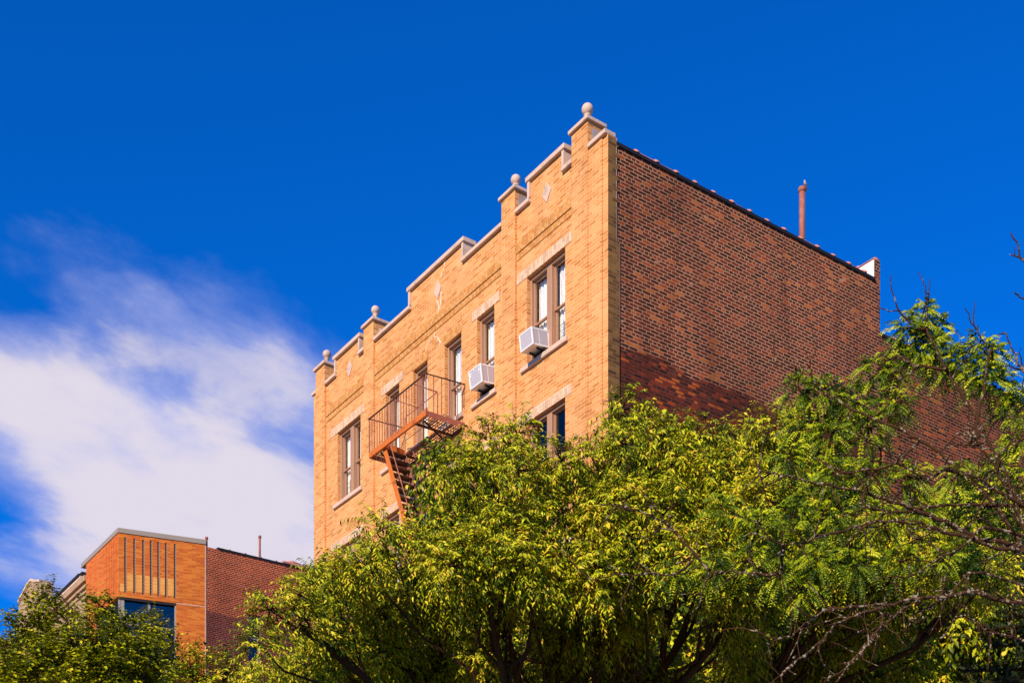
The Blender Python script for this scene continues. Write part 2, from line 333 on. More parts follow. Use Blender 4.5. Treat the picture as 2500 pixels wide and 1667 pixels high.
# ------------------------------------------------------------------ windows
HEAD_GAP = .12
def make_window(parent, x0, x1, z0, z1, lights=1, mull=.15, curtain=True, name='window', guard=False, front=.08, curt_span=None, mat=None):
    """double hung sash window in an opening of a wall facing -y"""
    mat = mat or m_brown
    f = MB(); y0 = front
    t = .042; SU, SL_ = .065, .105
    f.box(x0 + .002, x0 + t, y0, y0 + .15, z0, z1 - .002, .006); f.box(x1 - t, x1 - .002, y0, y0 + .15, z0, z1 - .002, .006)
    f.box(x0 + t, x1 - t, y0, y0 + .15, z1 - .065, z1 - .002, .006); f.box(x0 + t, x1 - t, y0, y0 + .12, z0, z0 + .05, .006)
    ls = []
    if lights == 2:
        xm = (x0 + x1) / 2 + .02; f.box(xm - mull / 2, xm + mull / 2, y0 - .012, y0 + .15, z0 + .05, z1 - .065, .008); ls = [(x0 + t, xm - mull / 2), (xm + mull / 2, x1 - t)]
    else: ls = [(x0 + t, x1 - t)]
    zm = z0 + (z1 - z0) * .47
    wo_ = f.build(name, mat, parent)
    for a, b in ls:
        s = MB(); r = .032; zt = z1 - .066
        for (p, q, yy) in ((zm - .02, zt, y0 + SU), (z0 + .05, zm + .03, y0 + SL_)):      # upper sash in front of the lower
            s.box(a + .003, a + r, yy, yy + .04, p, q); s.box(b - r, b - .003, yy, yy + .04, p, q)
            s.box(a + r, b - r, yy, yy + .04, q - r, q); s.box(a + r, b - r, yy, yy + .04, p, p + r)
        s.build('sash', mat, wo_)
        for p, q, yy in ((zm + .0, zt - r, y0 + SU + .02), (z0 + .08, zm, y0 + SL_ + .02)):
            MB().add([(a + r, yy, p), (b - r, yy, p), (b - r, yy, q), (a + r, yy, q)], [(0, 1, 2, 3)]).build('glass', m_glass if curtain else m_glassb, wo_, recalc=False)
        if curtain:
            c = MB(); n = 26; ztop = zt; vs = []; fs = []
            for i in range(n + 1):
                u = i / n; x = a + .01 + (b - a - .02) * u; yy = y0 + .19 + .014 * math.sin(u * 31) + .008 * math.sin(u * 71 + x * 9)
                vs += [(x, yy, z0 + .06), (x, yy, ztop)]
            for i in range(n): fs.append((2 * i, 2 * i + 2, 2 * i + 3, 2 * i + 1))
            c.add(vs, fs, True); c.build('curtain', m_curt, wo_, recalc=False)
        if guard:
            gm = MB()
            for k in range(4): gm.box(a + .02, b - .02, y0 + .145, y0 + .151, z0 + .16 + k * .12, z0 + .168 + k * .12)
            gm.box((a + b) / 2 - .05, (a + b) / 2 - .04, y0 + .144, y0 + .1515, z0 + .06, z0 + .58)
            gm.build('window_guard', m_black, wo_)
    return wo_
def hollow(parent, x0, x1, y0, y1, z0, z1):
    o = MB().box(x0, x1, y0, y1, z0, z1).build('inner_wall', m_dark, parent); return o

# ------------------------------------------------------------------ tan brick apartment building (local x: right along the facade, y: depth)
bld = empty('apartment_building', (BX, BY, 0), BROT)
tag(bld, 'tan brick apartment building with stepped parapet, stone balls and weathered red brick side wall', 'building')
WIN = [(-10.68, -9.48, 2), (-8.26, -7.63, 1), (-7.0, -6.375, 1), (-5.66, -4.98, 1), (-4.37, -3.72, 1), (-2.56, -1.30, 2)]
FL = [(15.60 - 2.93 * k, 17.385 - 2.93 * k) for k in range(6)]
PIERS = [(-1.03, -.535, 19.37), (-3.385, -2.90, 19.34), (-9.235, -8.75, 19.34), (-11.78, -11.28, 19.38)]
PANELS = [(-2.49, -1.29), (-7.14, -4.84), (-10.78, -9.46)]
LOW, HIGH = 18.83, 19.25
xs = sorted({-11.93, 0.0} | {w[0] for w in WIN} | {w[1] for w in WIN} | {round(p[0] + .07, 3) for p in PANELS} | {round(p[1] - .07, 3) for p in PANELS})
zs = sorted({0.0, LOW, HIGH} | {f[0] for f in FL} | {f[1] for f in FL})
def fill(x, z):
    for a, b, n in WIN:
        if a < x < b and any(c < z < d for c, d in FL): return False
    if z > LOW: return any(a + .07 < x < b - .07 for a, b in PANELS)
    return True
solid(xs, zs, fill, 0.0, .22).build('front_wall', m_tan, bld)
for a, b, zt in PIERS: MB().box(a, b, -.055, .33 if zt else .2, 0, zt).build('pier', m_tan, bld)
for a, b in ((-.535, -.14), (-11.93, -11.78)): MB().box(a, b, -.03, -.002, 0, LOW).build('corner_strip', m_tan, bld)
# tan return on the side, toothed into the red brick
rt = MB(); rt.box(.001, .012, 0.0, .19, 17.55, 18.80)
z = 17.55
rt.box(.001, .012, 0.0, .20, 16.9, 17.55); rt.box(.001, .012, 0.0, .275, 0, 16.9)
for k in range(6): rt.box(.0012, .0118, .19, .25, 17.62 + k * .21, 17.69 + k * .21)
rt.build('brick_return', m_tanshade, bld)
jf = MB()
for (ya, yb, za, zb) in ((.19, .205, 17.55, 18.76), (.20, .212, 16.9, 17.55), (.275, .285, 15.3, 16.9)): jf.box(.0, .009, ya, yb, za, zb)
jf.build('mortar_joint', m_mortarfill, bld)
# side wall, light well slot and lower rear wing
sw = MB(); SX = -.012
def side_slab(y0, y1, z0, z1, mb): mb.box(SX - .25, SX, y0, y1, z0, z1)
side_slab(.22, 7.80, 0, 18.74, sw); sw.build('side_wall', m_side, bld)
rw = MB(); side_slab(7.95, 17.5, 0, 17.60, rw); side_slab(7.80, 7.95, 16.72, 17.60, rw); rw.build('rear_wing_wall', m_rear, bld)
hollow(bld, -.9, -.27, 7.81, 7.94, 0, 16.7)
# roof, back parapet with white inner face
rb = MB(); rb.box(-11.9, -.3, .34, 7.60, 18.05, 18.2); rb.box(-11.9, -.3, 7.85, 17.3, 16.9, 17.05); rb.build('roof', m_roof, bld)
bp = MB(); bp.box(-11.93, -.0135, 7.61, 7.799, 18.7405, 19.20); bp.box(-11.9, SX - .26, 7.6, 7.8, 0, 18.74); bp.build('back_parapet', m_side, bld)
MB().box(-11.9, -.016, 7.592, 7.609, 18.3, 19.17).build('painted_face', m_plaster, bld)
lw = MB(); lw.box(-11.93, -11.70, .33, 7.6, 0, 18.74); lw.box(-11.93, -11.70, 7.85, 17.5, 0, 17.6); lw.box(-11.69, -.3, 17.2, 17.5, 0, 17.6); lw.build('far_side_wall', m_rear, bld)
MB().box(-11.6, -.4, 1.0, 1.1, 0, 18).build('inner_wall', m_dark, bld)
# black strip painting in the coping's shadow, clay coping tiles on the side wall
tb = MB(); tb.box(SX - .26, SX + .028, .20, 7.62, 18.70, 18.765); tb.box(SX - .26, SX + .028, 7.80, 17.5, 17.56, 17.625); tb.build('black_strip', m_black, bld)
def tile_mesh():
    m = MB(); n = 10; L = .50
    def half(y, r, sc=.62): return [(math.cos(math.pi * k / n) * r, y, math.sin(math.pi * k / n) * r * sc) for k in range(n + 1)]
    rings = [half(0, .125, .48), half(L - .075, .125, .48), half(L - .07, .152, .60), half(L - .01, .155, .60), half(L, .13, .5)]
    vs = [p for r in rings for p in r]; w = n + 1
    fs = [(i * w + k, i * w + k + 1, (i + 1) * w + k + 1, (i + 1) * w + k) for i in range(len(rings) - 1) for k in range(n)]
    fs += [tuple(range(w)), tuple((len(rings) - 1) * w + k for k in range(w))[::-1]]
    return m.add(vs, fs, True)
random.seed(5)
proto = None; y = .26; spots = []
while y < 7.1: spots.append((y, 18.766)); y += .505
y = 7.86
while y < 17.2: spots.append((y, 17.626)); y += .505
for yy, zz in spots:
    if proto is None: proto = tile_mesh().build('coping_tile', m_terra, bld); o = proto
    else: o = proto.copy(); col.objects.link(o); o.parent = bld
    o.location = (-.125 + random.uniform(-.004, .004), yy, zz); o.rotation_euler = (random.uniform(-.008, .008), random.uniform(-.03, .03), random.uniform(-.006, .006))
for k in range(24):
    o = proto.copy(); col.objects.link(o); o.parent = bld; o.location = (-.02 - .505 * k, 7.70, 19.202); o.rotation_euler = (0, 0, R(90)); o.scale = (.85, 1, .8)
# stone copings, jamb stones, caps
def cop(mb, a, b, z0, h=.085, y0=-.075, y1=.27): mb.box(a, b, y0, y1, z0, z0 + h, .008)
pos = [-11.985, -11.785]
lows = [(-11.99, -11.785), (-11.275, -10.715), (-9.53, -9.24), (-8.745, -7.075), (-4.905, -3.39), (-2.895, -2.425), (-1.355, -1.035), (-.53, .0)]
for a, b in lows: cp = MB(); cop(cp, a, b, LOW + .002, y1=.19 if b == 0 else .27); cp.build('stone_coping', m_stone, bld)
for a, b in PANELS:
    c2 = MB(); cop(c2, a - .04, b + .04, HIGH + .002, .10)
    c2.box(a, a + .069, -.05, .24, LOW + .098, HIGH); c2.box(b - .069, b, -.05, .24, LOW + .098, HIGH)
    c2.build('panel_coping', m_stone, bld)
for (a, b, zt), bx, bz, br in zip(PIERS, (-.70, -3.03, -8.89, -11.40), (19.765, 19.70, 19.72, 19.755), (.112, .104, .104, .108)):
    c = MB(); cx_, cy_ = (a + b) / 2, .14
    x0, x1, y0, y1 = a - .05, b + .05, -.11, .38
    c.box(x0, x1, y0, y1, zt + .001, zt + .075, .008)
    z0 = zt + .075; i = .10; v = []
    for (e, zz) in ((.012, z0), (i, z0 + .035), (.19, z0 + .075)):
        v += [(x0 + e, y0 + e, zz), (x1 - e, y0 + e, zz), (x1 - e, y1 - e, zz), (x0 + e, y1 - e, zz)]
    fs = [(0, 1, 5, 4), (1, 2, 6, 5), (2, 3, 7, 6), (3, 0, 4, 7), (4, 5, 9, 8), (5, 6, 10, 9), (6, 7, 11, 10), (7, 4, 8, 11), (8, 9, 10, 11), (3, 2, 1, 0)]
    c.add(v, fs); c.build('pier_cap', m_stone, bld)
    zc = bz + .03; zb = z0 + .07; bm_ = MB(); prof = [(.11, zb - zc), (.08, zb - zc + .02), (.048, zb - zc + .06), (.045, -br - .035), (.07, -br - .012), (.07, -br + .004)]
    prof += [(br * math.sin(t), -br * math.cos(t)) for t in [math.pi * (k + 3) / 22 for k in range(20)]]
    bm_.lathe((cx_, cy_, zc), prof, 28); bm_.build('ball_finial', m_stone, bld)
# cement patches on pier sides
MB().box(-.534, -.531, .06, .31, 18.98, 19.27).build('cement_patch', m_cement, bld)
MB().box(-2.899, -2.896, .03, .30, 18.95, 19.28).build('cement_patch', m_cement, bld)
MB().box(-8.749, -8.746, .10, .30, 18.95, 19.2).build('cement_patch', m_mortarfill, bld)
# diamonds
for xc in (-1.885, -5.93, -10.05):
    d = MB(); h = .205; w = .15
    v = [(xc, 0, 18.745 - h), (xc + w, 0, 18.745), (xc, 0, 18.745 + h), (xc - w, 0, 18.745)]
    d.add([(x, -.016, z) for x, _, z in v] + [(x, .0, z) for x, _, z in v], [(0, 1, 2, 3), (0, 4, 5, 1), (1, 5, 6, 2), (2, 6, 7, 3), (3, 7, 4, 0)])
    d.build('diamond_stone', m_stone, bld)
# corbelled bands
for a, b in ((-11.275, -9.24), (-8.745, -3.39), (-2.895, -1.035)):
    q = MB(); q.box(a, b, -.034, -.001, 18.015, 18.20); q.box(a, b, -.014, -.001, 17.88, 18.0145); q.build('brick_band', m_band, bld)
# white repaired crack
pts = [(-5.64, 19.24), (-5.66, 19.13), (-5.757, 19.05), (-5.83, 18.95)], [(-5.977, 18.55), (-5.903, 18.40), (-5.928, 18.21)], [(-5.80, 18.62), (-5.82, 18.4), (-5.90, 18.25)], [(-6.076, 17.87), (-6.10, 17.79), (-6.25, 17.754), (-6.36, 17.70), (-6.45, 17.62)], [(-6.10, 17.79), (-5.92, 17.66), (-5.82, 17.52), (-5.95, 17.46)]
random.seed(2)
for pl in pts:
    dense = []; ck = MB()
    for (xa, za), (xb, zb) in zip(pl[:-1], pl[1:]):
        n = max(2, int(math.hypot(xb - xa, zb - za) / .035))
        for k in range(n): u = k / n; dense.append((xa + (xb - xa) * u + random.uniform(-.014, .014), za + (zb - za) * u + random.uniform(-.01, .01)))
    dense.append(pl[-1])
    for (xa, za), (xb, zb) in zip(dense[:-1], dense[1:]):
        w = random.uniform(.016, .030); ck.hexa([(xa - w, -.004, za), (xa + w, -.004, za), (xa + w, .001, za), (xa - w, .001, za), (xb - w, -.004, zb), (xb + w, -.004, zb), (xb + w, .001, zb), (xb - w, .001, zb)])
    ck.build('crack_repair', m_mortarfill, bld)
# lintels, sills, windows on every floor
for fi, (z0, z1) in enumerate(FL):
    for k, (a, b, n) in enumerate(WIN):
        if fi > 2 and k not in (0, 5, 3): continue
        e = .27 if (k in (0, 5)) else .10
        lt = MB(); broken = (fi == 0 and k in (2, 3))
        if broken: lt.box(a - .04, b + .04, -.006, .105, z1 + .012, z1 + .205)
        else: lt.box(a - e, b + e, -.008, .105, z1 + .002, z1 + .20)
        lt.build('lintel', m_band if broken else m_soldier, bld)
        if not broken:
            for xa in (a - e - .085, b + e + .001): MB().box(xa, xa + .084, -.012, -.001, z1 + .002, z1 + .20).build('lintel_end', m_soldier, bld)
        MB().box(a - .17, b + .10, -.06, .105, z0 - .10, z0 - .002, .006).build('sill', m_stone, bld)
        cu = not (fi == 1 and k == 5)
        make_window(bld, a, b, z0, z1, n, .15, curtain=cu, guard=(fi == 0 and k in (0, 5)), mat=m_brown)
# open the wall cells of the windows left out on the lower floors with plain glass
for fi, (z0, z1) in enumerate(FL):
    for k, (a, b, n) in enumerate(WIN):
        if fi > 2 and k not in (0, 5, 3): make_window(bld, a, b, z0, z1, n, curtain=False)
# soil vent pipe through the side coping
vp = empty('vent_pipe', (-.11, 5.40, 18.76), 0, bld)
p_ = MB(); p_.tube([(0, 0, -.5), (0, 0, 1.17)], .062, 20); p_.build('pipe', m_pipe, vp)
c_ = MB(); c_.lathe((0, 0, 1.10), [(.063, 0), (.08, .008), (.082, .09), (.06, .1), (.05, .02)], 20); c_.lathe((0, 0, .0), [(.063, .0), (.078, .0), (.078, .06), (.063, .07)], 20); c_.build('collar', m_pipe, vp)

# ------------------------------------------------------------------ air conditioners
def aircon(x0, x1, z0, z1, out, dirty, label):
    e = empty('air_conditioner'); e.parent = None
    M4 = Matrix.Translation((BX, BY, 0)) @ Matrix.Rotation(BROT, 4, 'Z') @ Matrix.Translation(((x0 + x1) / 2, -.0, z0 + .06)) @ Matrix.Rotation(R(7), 4, 'X')
    e.matrix_world = M4; tag(e, label, 'air conditioner', 'air conditioners in the top floor windows')
    w = (x1 - x0) / 2; h = z1 - z0; b = MB(); f = .028; y0, y1 = -out, .20
    b.box(-w + .002, w - .002, y0 + .008, y1, .004, h - .004)
    for s_ in (-1, 1):
        b.box(s_ * w - .014, s_ * w + .014, y0 - .004, y0 + .030, 0, h, .003)
        b.box(min(s_ * w, s_ * w - s_ * .012), max(s_ * w, s_ * w - s_ * .012), y0 + .17, y0 + .182, .02, h - .02)
        for zz in (.0, h - f): b.box(min(s_ * w, s_ * w + s_ * .004), max(s_ * w, s_ * w + s_ * .004), y0 + .03, y1, zz, zz + f)
    for zz in (.0, h - f): b.box(-w + .014, w - .014, y0 - .004, y0 + .02, zz, zz + f, .003)
    b.build('casing', m_white, e)
    MB().box(-w + .016, w - .016, y0 + .001, y0 + .0075, f, h - f).build('grille', m_grille, e)
    for s_ in (-1, 1):
        sg = MB(); xx = s_ * w; a_, b_ = (xx - .0015, xx + .0015)
        sg.box(a_, b_, y0 + .035, y0 + .165, f + .004, h - f - .004); sg.box(a_, b_, y0 + .188, y1 - .16, f + .004, h - f - .004); sg.build('side_louvre', m_grille, e)
    if dirty:
        random.seed(9); pt = MB()
        for k in range(26):
            px_ = random.choice([random.uniform(-w + .02, -w + .06), random.uniform(w - .07, w - .025), random.uniform(-w + .02, w - .03)]); pz = random.choice([random.uniform(h - .12, h - .04), random.uniform(.03, .08), random.uniform(.1, h - .08)]) if abs(px_) > w - .08 else random.uniform(h - .1, h - .035)
            r_ = random.uniform(.008, .022); n = 7; pt.add([(px_ + r_ * random.uniform(.6, 1.3) * math.cos(6.283 * q / n), y0 - .0005 - .0001 * k, pz + r_ * random.uniform(.5, 1.2) * math.sin(6.283 * q / n)) for q in range(n)], [tuple(range(n))])
        pt.build('paint_flake', m_white, e, recalc=False)
    br = MB(); br.bar((-w * .6, -out * .55, -.01), (-w * .6, .10, -.075), .03); br.bar((w * .6, -out * .55, -.01), (w * .6, .10, -.075), .03); br.box(-w, w, -.05, .10, -.05, -.035); br.build('bracket', m_black, e)
    return e
aircon(-2.30, -1.905, 15.63, 15.965, .34, False, 'white window air conditioner with clean grey grille in the right double window')
aircon(-4.16, -3.735, 15.66, 16.035, .31, True, 'white window air conditioner with flaking paint on its grille in the narrow window')

# ------------------------------------------------------------------ fire escape
def fire_escape(zoff, label):
    e = empty('fire_escape', (BX, BY, 0), BROT); e.location = (BX, BY, zoff)
    tag(e, label, 'fire escape')
    X0, X1, Y0 = -7.27, -4.83, -1.0; ZB, ZT = 15.215, 15.335
    HX0, HX1, HY = -6.70, -5.32, -.40           # stair opening
    b = MB(); b.box(X0, X1, Y0 - .01, Y0, ZB, ZT, .002); b.box(X0, X1, Y0, Y0 + .035, ZB, ZB + .008); b.build('front_channel', m_iron, e)
    for x in (X0, X1 - .01): MB().box(x, x + .01, Y0 + .001, -.001, ZB + .001, ZT).build('end_channel', m_pipe, e)
    b = MB(); b.box(X0 + .01, X1 - .01, -.05, -.04, ZB, ZB + .06)
    b.box(HX1, HX1 + .03, Y0 + .01, -.04, ZB, ZB + .05); b.box(HX0 - .03, HX0, Y0 + .01, -.04, ZB, ZB + .05); b.box(HX0, HX1, HY, HY + .03, ZB, ZB + .05)
    for x in (X0 + .35, X1 - .25, -6.0): b.bar((x, -.9 if not HX0 < x < HX1 else HY, ZB + .02), (x, -.005, ZB - (.45 if not HX0 < x < HX1 else .25)), .03)
    b.build('frame_beam', m_rust, e)
    g = MB(); z = ZB + .055
    y = Y0 + .05
    while y < -.05:
        if y < HY: g.box(X0 + .01, HX0 - .03, y, y + .010, z, z + .018); g.box(HX1 + .03, X1 - .01, y, y + .010, z, z + .018)
        else: g.box(X0 + .01, X1 - .01, y, y + .010, z, z + .018)
        y += .066
    x = X0 + .05
    while x < X1 - .02:
        inn = HX0 - .03 < x < HX1 + .03
        g.box(x, x + .010, (HY + .03) if inn else Y0 + .01, -.04, z - .012, z + .0)
        x += .145
    g.build('grating', m_rust, e)
    # railing
    RZ = 16.11; r = MB()
    r.bar((X0 - .04, Y0 + .0, RZ), (X1 + .04, Y0 + .0, RZ), .035, .014)
    for x in (X0, X1): r.bar((x, Y0, RZ), (x, -.004, RZ + .06), .03, .014)
    r.tube([(X1, -.004, RZ + .05), (X1, -.06, RZ - .2), (X1, -.05, RZ - .45)], .008, 6)
    r.build('top_rail', m_rust, e)
    k = MB(); n = 21
    for i in range(n + 1):
        x = X0 + (X1 - X0) * i / n; w = .016 if i % 7 else .024
        k.bar((x, Y0 + .008, ZB + .02), (x, Y0 + .004, RZ), w * .85)
    for x in (X0 + .006, X1 - .006):
        for i in range(1, 5): k.bar((x, Y0 * (1 - i / 5), ZB + .03), (x, Y0 * (1 - i / 5), RZ + .01 * i), .014)
    k.build('baluster', m_pipe, e)
    gr = MB()
    gr.tube([(HX1, Y0, RZ - .02), (HX1, HY - .03, RZ - .02), (HX1 - .05, HY, RZ - .02)], .011, 6)
    gr.tube([(HX1 - .0, HY - .03, RZ), (HX1 + .01, HY, RZ - .05), (HX1, HY, ZT)], .012, 6)
    gr.tube([(HX1 - .05, HY, RZ - .02), (HX0 + .08, HY, RZ - .02), (HX0 + .01, HY, RZ - .06), (HX0, HY, RZ - .16), (HX0, HY, ZT - .05)], .011, 6)
    gr.tube([(-6.10, Y0, RZ - .05), (-6.10, HY, RZ - .05)], .009, 6)
    gr.tube([(HX0, HY, RZ - .55), (HX1, HY, RZ - .55)], .008, 6)
    gr.build('guard_rail', m_pipe, e)
    # stair
    xt, xb, zt, zb = -6.72, -5.42, ZB + .08, 12.45
    s = MB()
    for y in (-.93,): s.bar((xt, y, zt), (xb, y, zb), .012, .13)
    s.build('stringer', m_iron, e)
    s = MB(); s.bar((xt, -.42, zt), (xb, -.42, zb), .012, .13); s.build('stringer', m_pipe, e)
    t = MB(); nst = 14
    for i in range(nst):
        u = (i + .6) / nst; x = xt + (xb - xt) * u; z_ = zt + (zb - zt) * u
        for dx in (-.06, -.02, .02, .06): t.box(x + dx - .014, x + dx + .014, -.92, -.43, z_ - .012, z_ + .012)
        t.box(x - .08, x - .074, -.92, -.43, z_ - .035, z_ + .012)
    t.build('tread', m_rust, e)
    h = MB()
    for y in (-.97, -.38):
        h.tube([(xt + .10, y, zt + .05), (xt + .30, y, zt + .02), (xb + .26, y, zb + .15)], .013, 6)
        h.tube([(xt + (xb - xt) * .35, y, zt + (zb - zt) * .35), (xt + (xb - xt) * .35 + .27, y, zt + (zb - zt) * .35 + .05)], .008, 6)
    h.build('handrail', m_pipe, e)
    # curved head plate at the top of the stair
    pl = MB(); vs = []; fs = []; n = 10
    for i in range(n + 1):
        u = i / n; y = -.93 + .51 * u; x = HX0 + .02 + .05 * math.sin(u * math.pi); vs += [(x, y, ZB - .02), (x, y, ZT - .005)]
    for i in range(n): fs.append((2 * i, 2 * i + 2, 2 * i + 3, 2 * i + 1))
    pl.add(vs, fs); pl.build('toe_plate', m_iron, e, recalc=False)
    return e
fire_escape(0.0, 'rusty orange iron fire escape with grated platform and stair on the tan brick facade')

# ------------------------------------------------------------------ bird on the vent pipe
def bird():
    M = NT('pale_feathers'); o = M.sepxyz(M.obj()); m = M.bsdf(M.mix(M.step(o[2], .02, .07), (.62, .36, .24), (.62, .52, .50)), .8)
    b = MB(); n = 12
    body = [(-.085, .0, .035, .004), (-.055, 0, .04, .012), (-.03, 0, .045, .026), (0, 0, .05, .032), (.025, 0, .058, .028), (.042, 0, .07, .021), (.052, 0, .085, .020), (.060, 0, .096, .019), (.070, 0, .100, .012), (.080, 0, .098, .004), (.092, 0, .094, .001)]
    b.tube([(x, y, z) for x, y, z, r in body], [r for *_, r in body], 12)
    b.hexa([(-.14, -.010, .020), (-.07, -.014, .030), (-.07, .014, .030), (-.14, .010, .020), (-.14, -.010, .024), (-.07, -.014, .040), (-.07, .014, .040), (-.14, .010, .024)])
    for y in (-.012, .012): b.tube([(.0, y, .03), (.004, y, .0)], .002, 5)
    return b.build('bird', m)
bd = bird(); bd.matrix_world = Matrix.Translation((BX, BY, 0)) @ Matrix.Rotation(BROT, 4, 'Z') @ Matrix.Translation((-.055, 5.44, 19.957)) @ Matrix.Rotation(R(-65), 4, 'Z')
tag(bd, 'small pale bird perched on the rim of the tall roof vent pipe', 'bird')

# ------------------------------------------------------------------ orange brick building at the left
KX, KY = -13.964, 46.61
lb = empty('brick_building', (KX, KY, 0), BROT); tag(lb, 'orange brick building at left with slotted upper panel, corner windows and dark red side wall', 'building')
A = R(90 - 14.63); sb = empty('bay_frame', (0, 0, 0), A, lb)
bpy.data.objects.remove(sb)
def bay(name, mb, mat, par=None):      # bay-face pieces: local x along the slotted face, y into the wall
    o = mb.build(name, mat, par or lb); 
    if par is None: o.rotation_euler = (0, 0, A)
    return o
m_ventb = plain('vent_brick_grey', (.36, .24, .17), .9, var=.2, scale=20)
SL = 3.04; SLOTS = [.24, .55, .855, 1.12, 1.38, 1.645, 1.955]
xs = sorted({0.0, SL} | {s - .042 for s in SLOTS} | {s + .042 for s in SLOTS} | {2.0, .26})
zs = sorted({0, 12.0, 14.4, 15.2, 17.98, 18.15, 18.83, 20.11, 20.24})
def filb(x, z):
    if 18.15 < z < 20.11 and any(abs(x - s) < .042 for s in SLOTS): return False
    if z < 17.98 and x < 2.0 and (z > 15.2 or 12 < z < 14.4): return False
    return True
fw = solid(xs, zs, filb, 0.0, .10); bay('slotted_wall', fw, m_orange)
lp = MB()
edges = [s for s in SLOTS]
for a, b in zip(SLOTS[:-1], SLOTS[1:]): lp.box(a + .06, b - .043, -.004, .0, 18.22, 18.83)
lp.box(.05, SLOTS[0] - .043, -.004, 0, 18.16, 18.45); bay('buff_panel', lp, m_buff)
bay('slot_backing', MB().box(.05, 2.1, .101, .14, 18.1, 20.15), m_black)
for s in SLOTS:
    d = MB(); z = 18.17
    while z < 20.09:
        d.box(s - .041, s + .022, .030, .06, z, z + .026); z += .0545
    d.box(s + .024, s + .041, .004, .05, 18.151, 20.109); bay('vent_brick', d, m_ventb)
bay('stone_line', MB().box(2.0, SL, -.008, .0, 17.965, 17.99), m_stone)
# left face and its flutes
lf = MB(); lf.box(-3.64, -.0, 0, .2, 17.98, 20.24); lf.box(-3.64, -2.4, .0, .2, 0, 17.98); lf.box(-2.4, 0, 0, .2, 0, 15.2); lf.build('front_face', m_orangeface, lb)
fl = MB()
for k in range(7): fl.box(-1.35 + k * .19, -1.29 + k * .19, -.018, -.001, 18.0, 20.2)
fl.build('brick_flute', m_orangeface, lb)
cq = MB(); ca, sa = math.cos(A), math.sin(A)
def P(x, y, z): return (x * ca - y * sa, x * sa + y * ca, z)
cq.hexa([(-4.15, -.03, 20.24), P(-.02, -.03, 20.24), P(-.02, .3, 20.24), (-4.15, .3, 20.24), (-4.15, -.03, 20.405), P(-.02, -.03, 20.405), P(-.02, .3, 20.405), (-4.15, .3, 20.405)])
cq.hexa([P(-.021, -.03, 20.24), P(SL + .01, -.03, 20.24), P(SL + .01, .3, 20.24), P(-.021, .3, 20.24), P(-.021, -.03, 20.405), P(SL + .01, -.03, 20.405), P(SL + .01, .3, 20.405), P(-.021, .3, 20.405)])
cq.build('metal_coping', m_metalcop, lb)
bay('soffit', MB().box(-.0, 2.0, .02, .6, 17.90, 17.979), m_black)
# corner windows
def bigwin(z0, z1):
    w = MB(); w.box(.0, .20, .05, .2, z0, z1); w.box(1.95, 1.999, .03, .2, z0, z1); w.box(1.02, 1.10, .10, .18, z0, z1); w.box(.2, 1.95, .10, .18, z0 + (z1 - z0) * .68 - .0, z0 + (z1 - z0) * .68 + .05)
    w.box(.2, 1.95, .10, .18, z0, z0 + .06); o = bay('window', w, m_grey)
    g = MB(); g.box(.2, 1.95, .135, .145, z0, z1); g.build('glass', m_glassb, o)
    w = MB(); w.box(-2.4, -2.33, .03, .2, z0, z1); w.box(-1.2, -1.12, .05, .12, z0, z1); w.box(-2.33, -.25, .05, .12, z0, z0 + .06); o = w.build('window', m_grey, lb)
    MB().box(-2.33, -.02, .08, .09, z0, z1).build('glass', m_glassb, o)
bigwin(15.2, 17.90); 
bay('inner_wall', MB().box(.1, 2.4, .45, .5, 12, 18), m_dark)
wl = MB(); bay('window', MB().box(.0, 2.0, .05, .1, 12, 14.4), m_glassb)
# red side wall
MX, MY = .768, 2.941
rs = MB(); xs = sorted({0.0, 12.0, 1.68, 2.15}); zs = sorted({0, 20.17, 16.30, 18.03, 13.3, 15.0})
# built facing +x: use a slab turned by 90 degrees about M
sidew = solid(xs, zs, lambda x, z: not (1.68 < x < 2.15 and (16.30 < z < 18.03 or 13.3 < z < 15.0)), 0, .25)
def redpart(name, mb, mat, par=None):
    o = mb.build(name, mat, par or lb)
    if par is None: o.location = (MX, MY, 0); o.rotation_euler = (0, 0, R(90))
    return o
redpart('side_wall', sidew, m_redL)
redpart('corner_joint', MB().box(-.02, .015, -.012, .0, 12, 20.2), m_stone)
rt2 = MB(); rt2.box(.45, 12, -.03, .2, 20.172, 20.235); redpart('black_strip', rt2, m_black)
wf = MB()
for z0, z1 in ((16.30, 18.03), (13.3, 15.0)):
    wf.box(1.685, 1.73, .08, .16, z0, z1); wf.box(2.07, 2.145, .03, .16, z0, z1); wf.box(1.73, 2.07, .08, .16, z1 - .05, z1); wf.box(1.73, 2.07, .08, .16, z0, z0 + .05); wf.box(1.73, 2.07, .09, .16, (z0 + z1) / 2, (z0 + z1) / 2 + .05)
wfo = redpart('window', wf, m_grey); redpart('glass', MB().box(1.73, 2.07, .12, .13, 13.3, 18.03), m_glassb, wfo)
for k in range(7):
    yy = .9 + k * .62; o = MB().box(yy, yy + .05, -.05, .16, 20.236, 20.262).build('coping_tile', m_terra, lb); o.location = (MX, MY, 0); o.rotation_euler = (0, 0, R(90))
for (yy, top) in ((.06, 20.53), (2.15, 21.06)):
    q = MB(); q.tube([(0, 0, 19.9), (0, 0, top)], .040, 14); q.lathe((0, 0, top - .08), [(.041, 0), (.058, .01), (.058, .09), (.03, .095)], 14); o = q.build('vent_pipe', m_pipe, lb); o.location = (MX - .06, MY + yy, 0)
q = MB(); q.box(3.05, 4.2, -.03, .2, 20.236, 20.33, .02); q.tube([(3.2, .08, 20.33), (3.5, .08, 20.36), (3.9, .08, 20.33)], [.03, .09, .05], 8); redpart('chimney_stub', q, m_terra)
rr = MB(); rr.box(-3.35, -.2, .3, 14, 19.7, 19.85); rr.box(-3.64, -3.4, .2, 14, 0, 20.1); rr.build('roof', m_roof, lb)

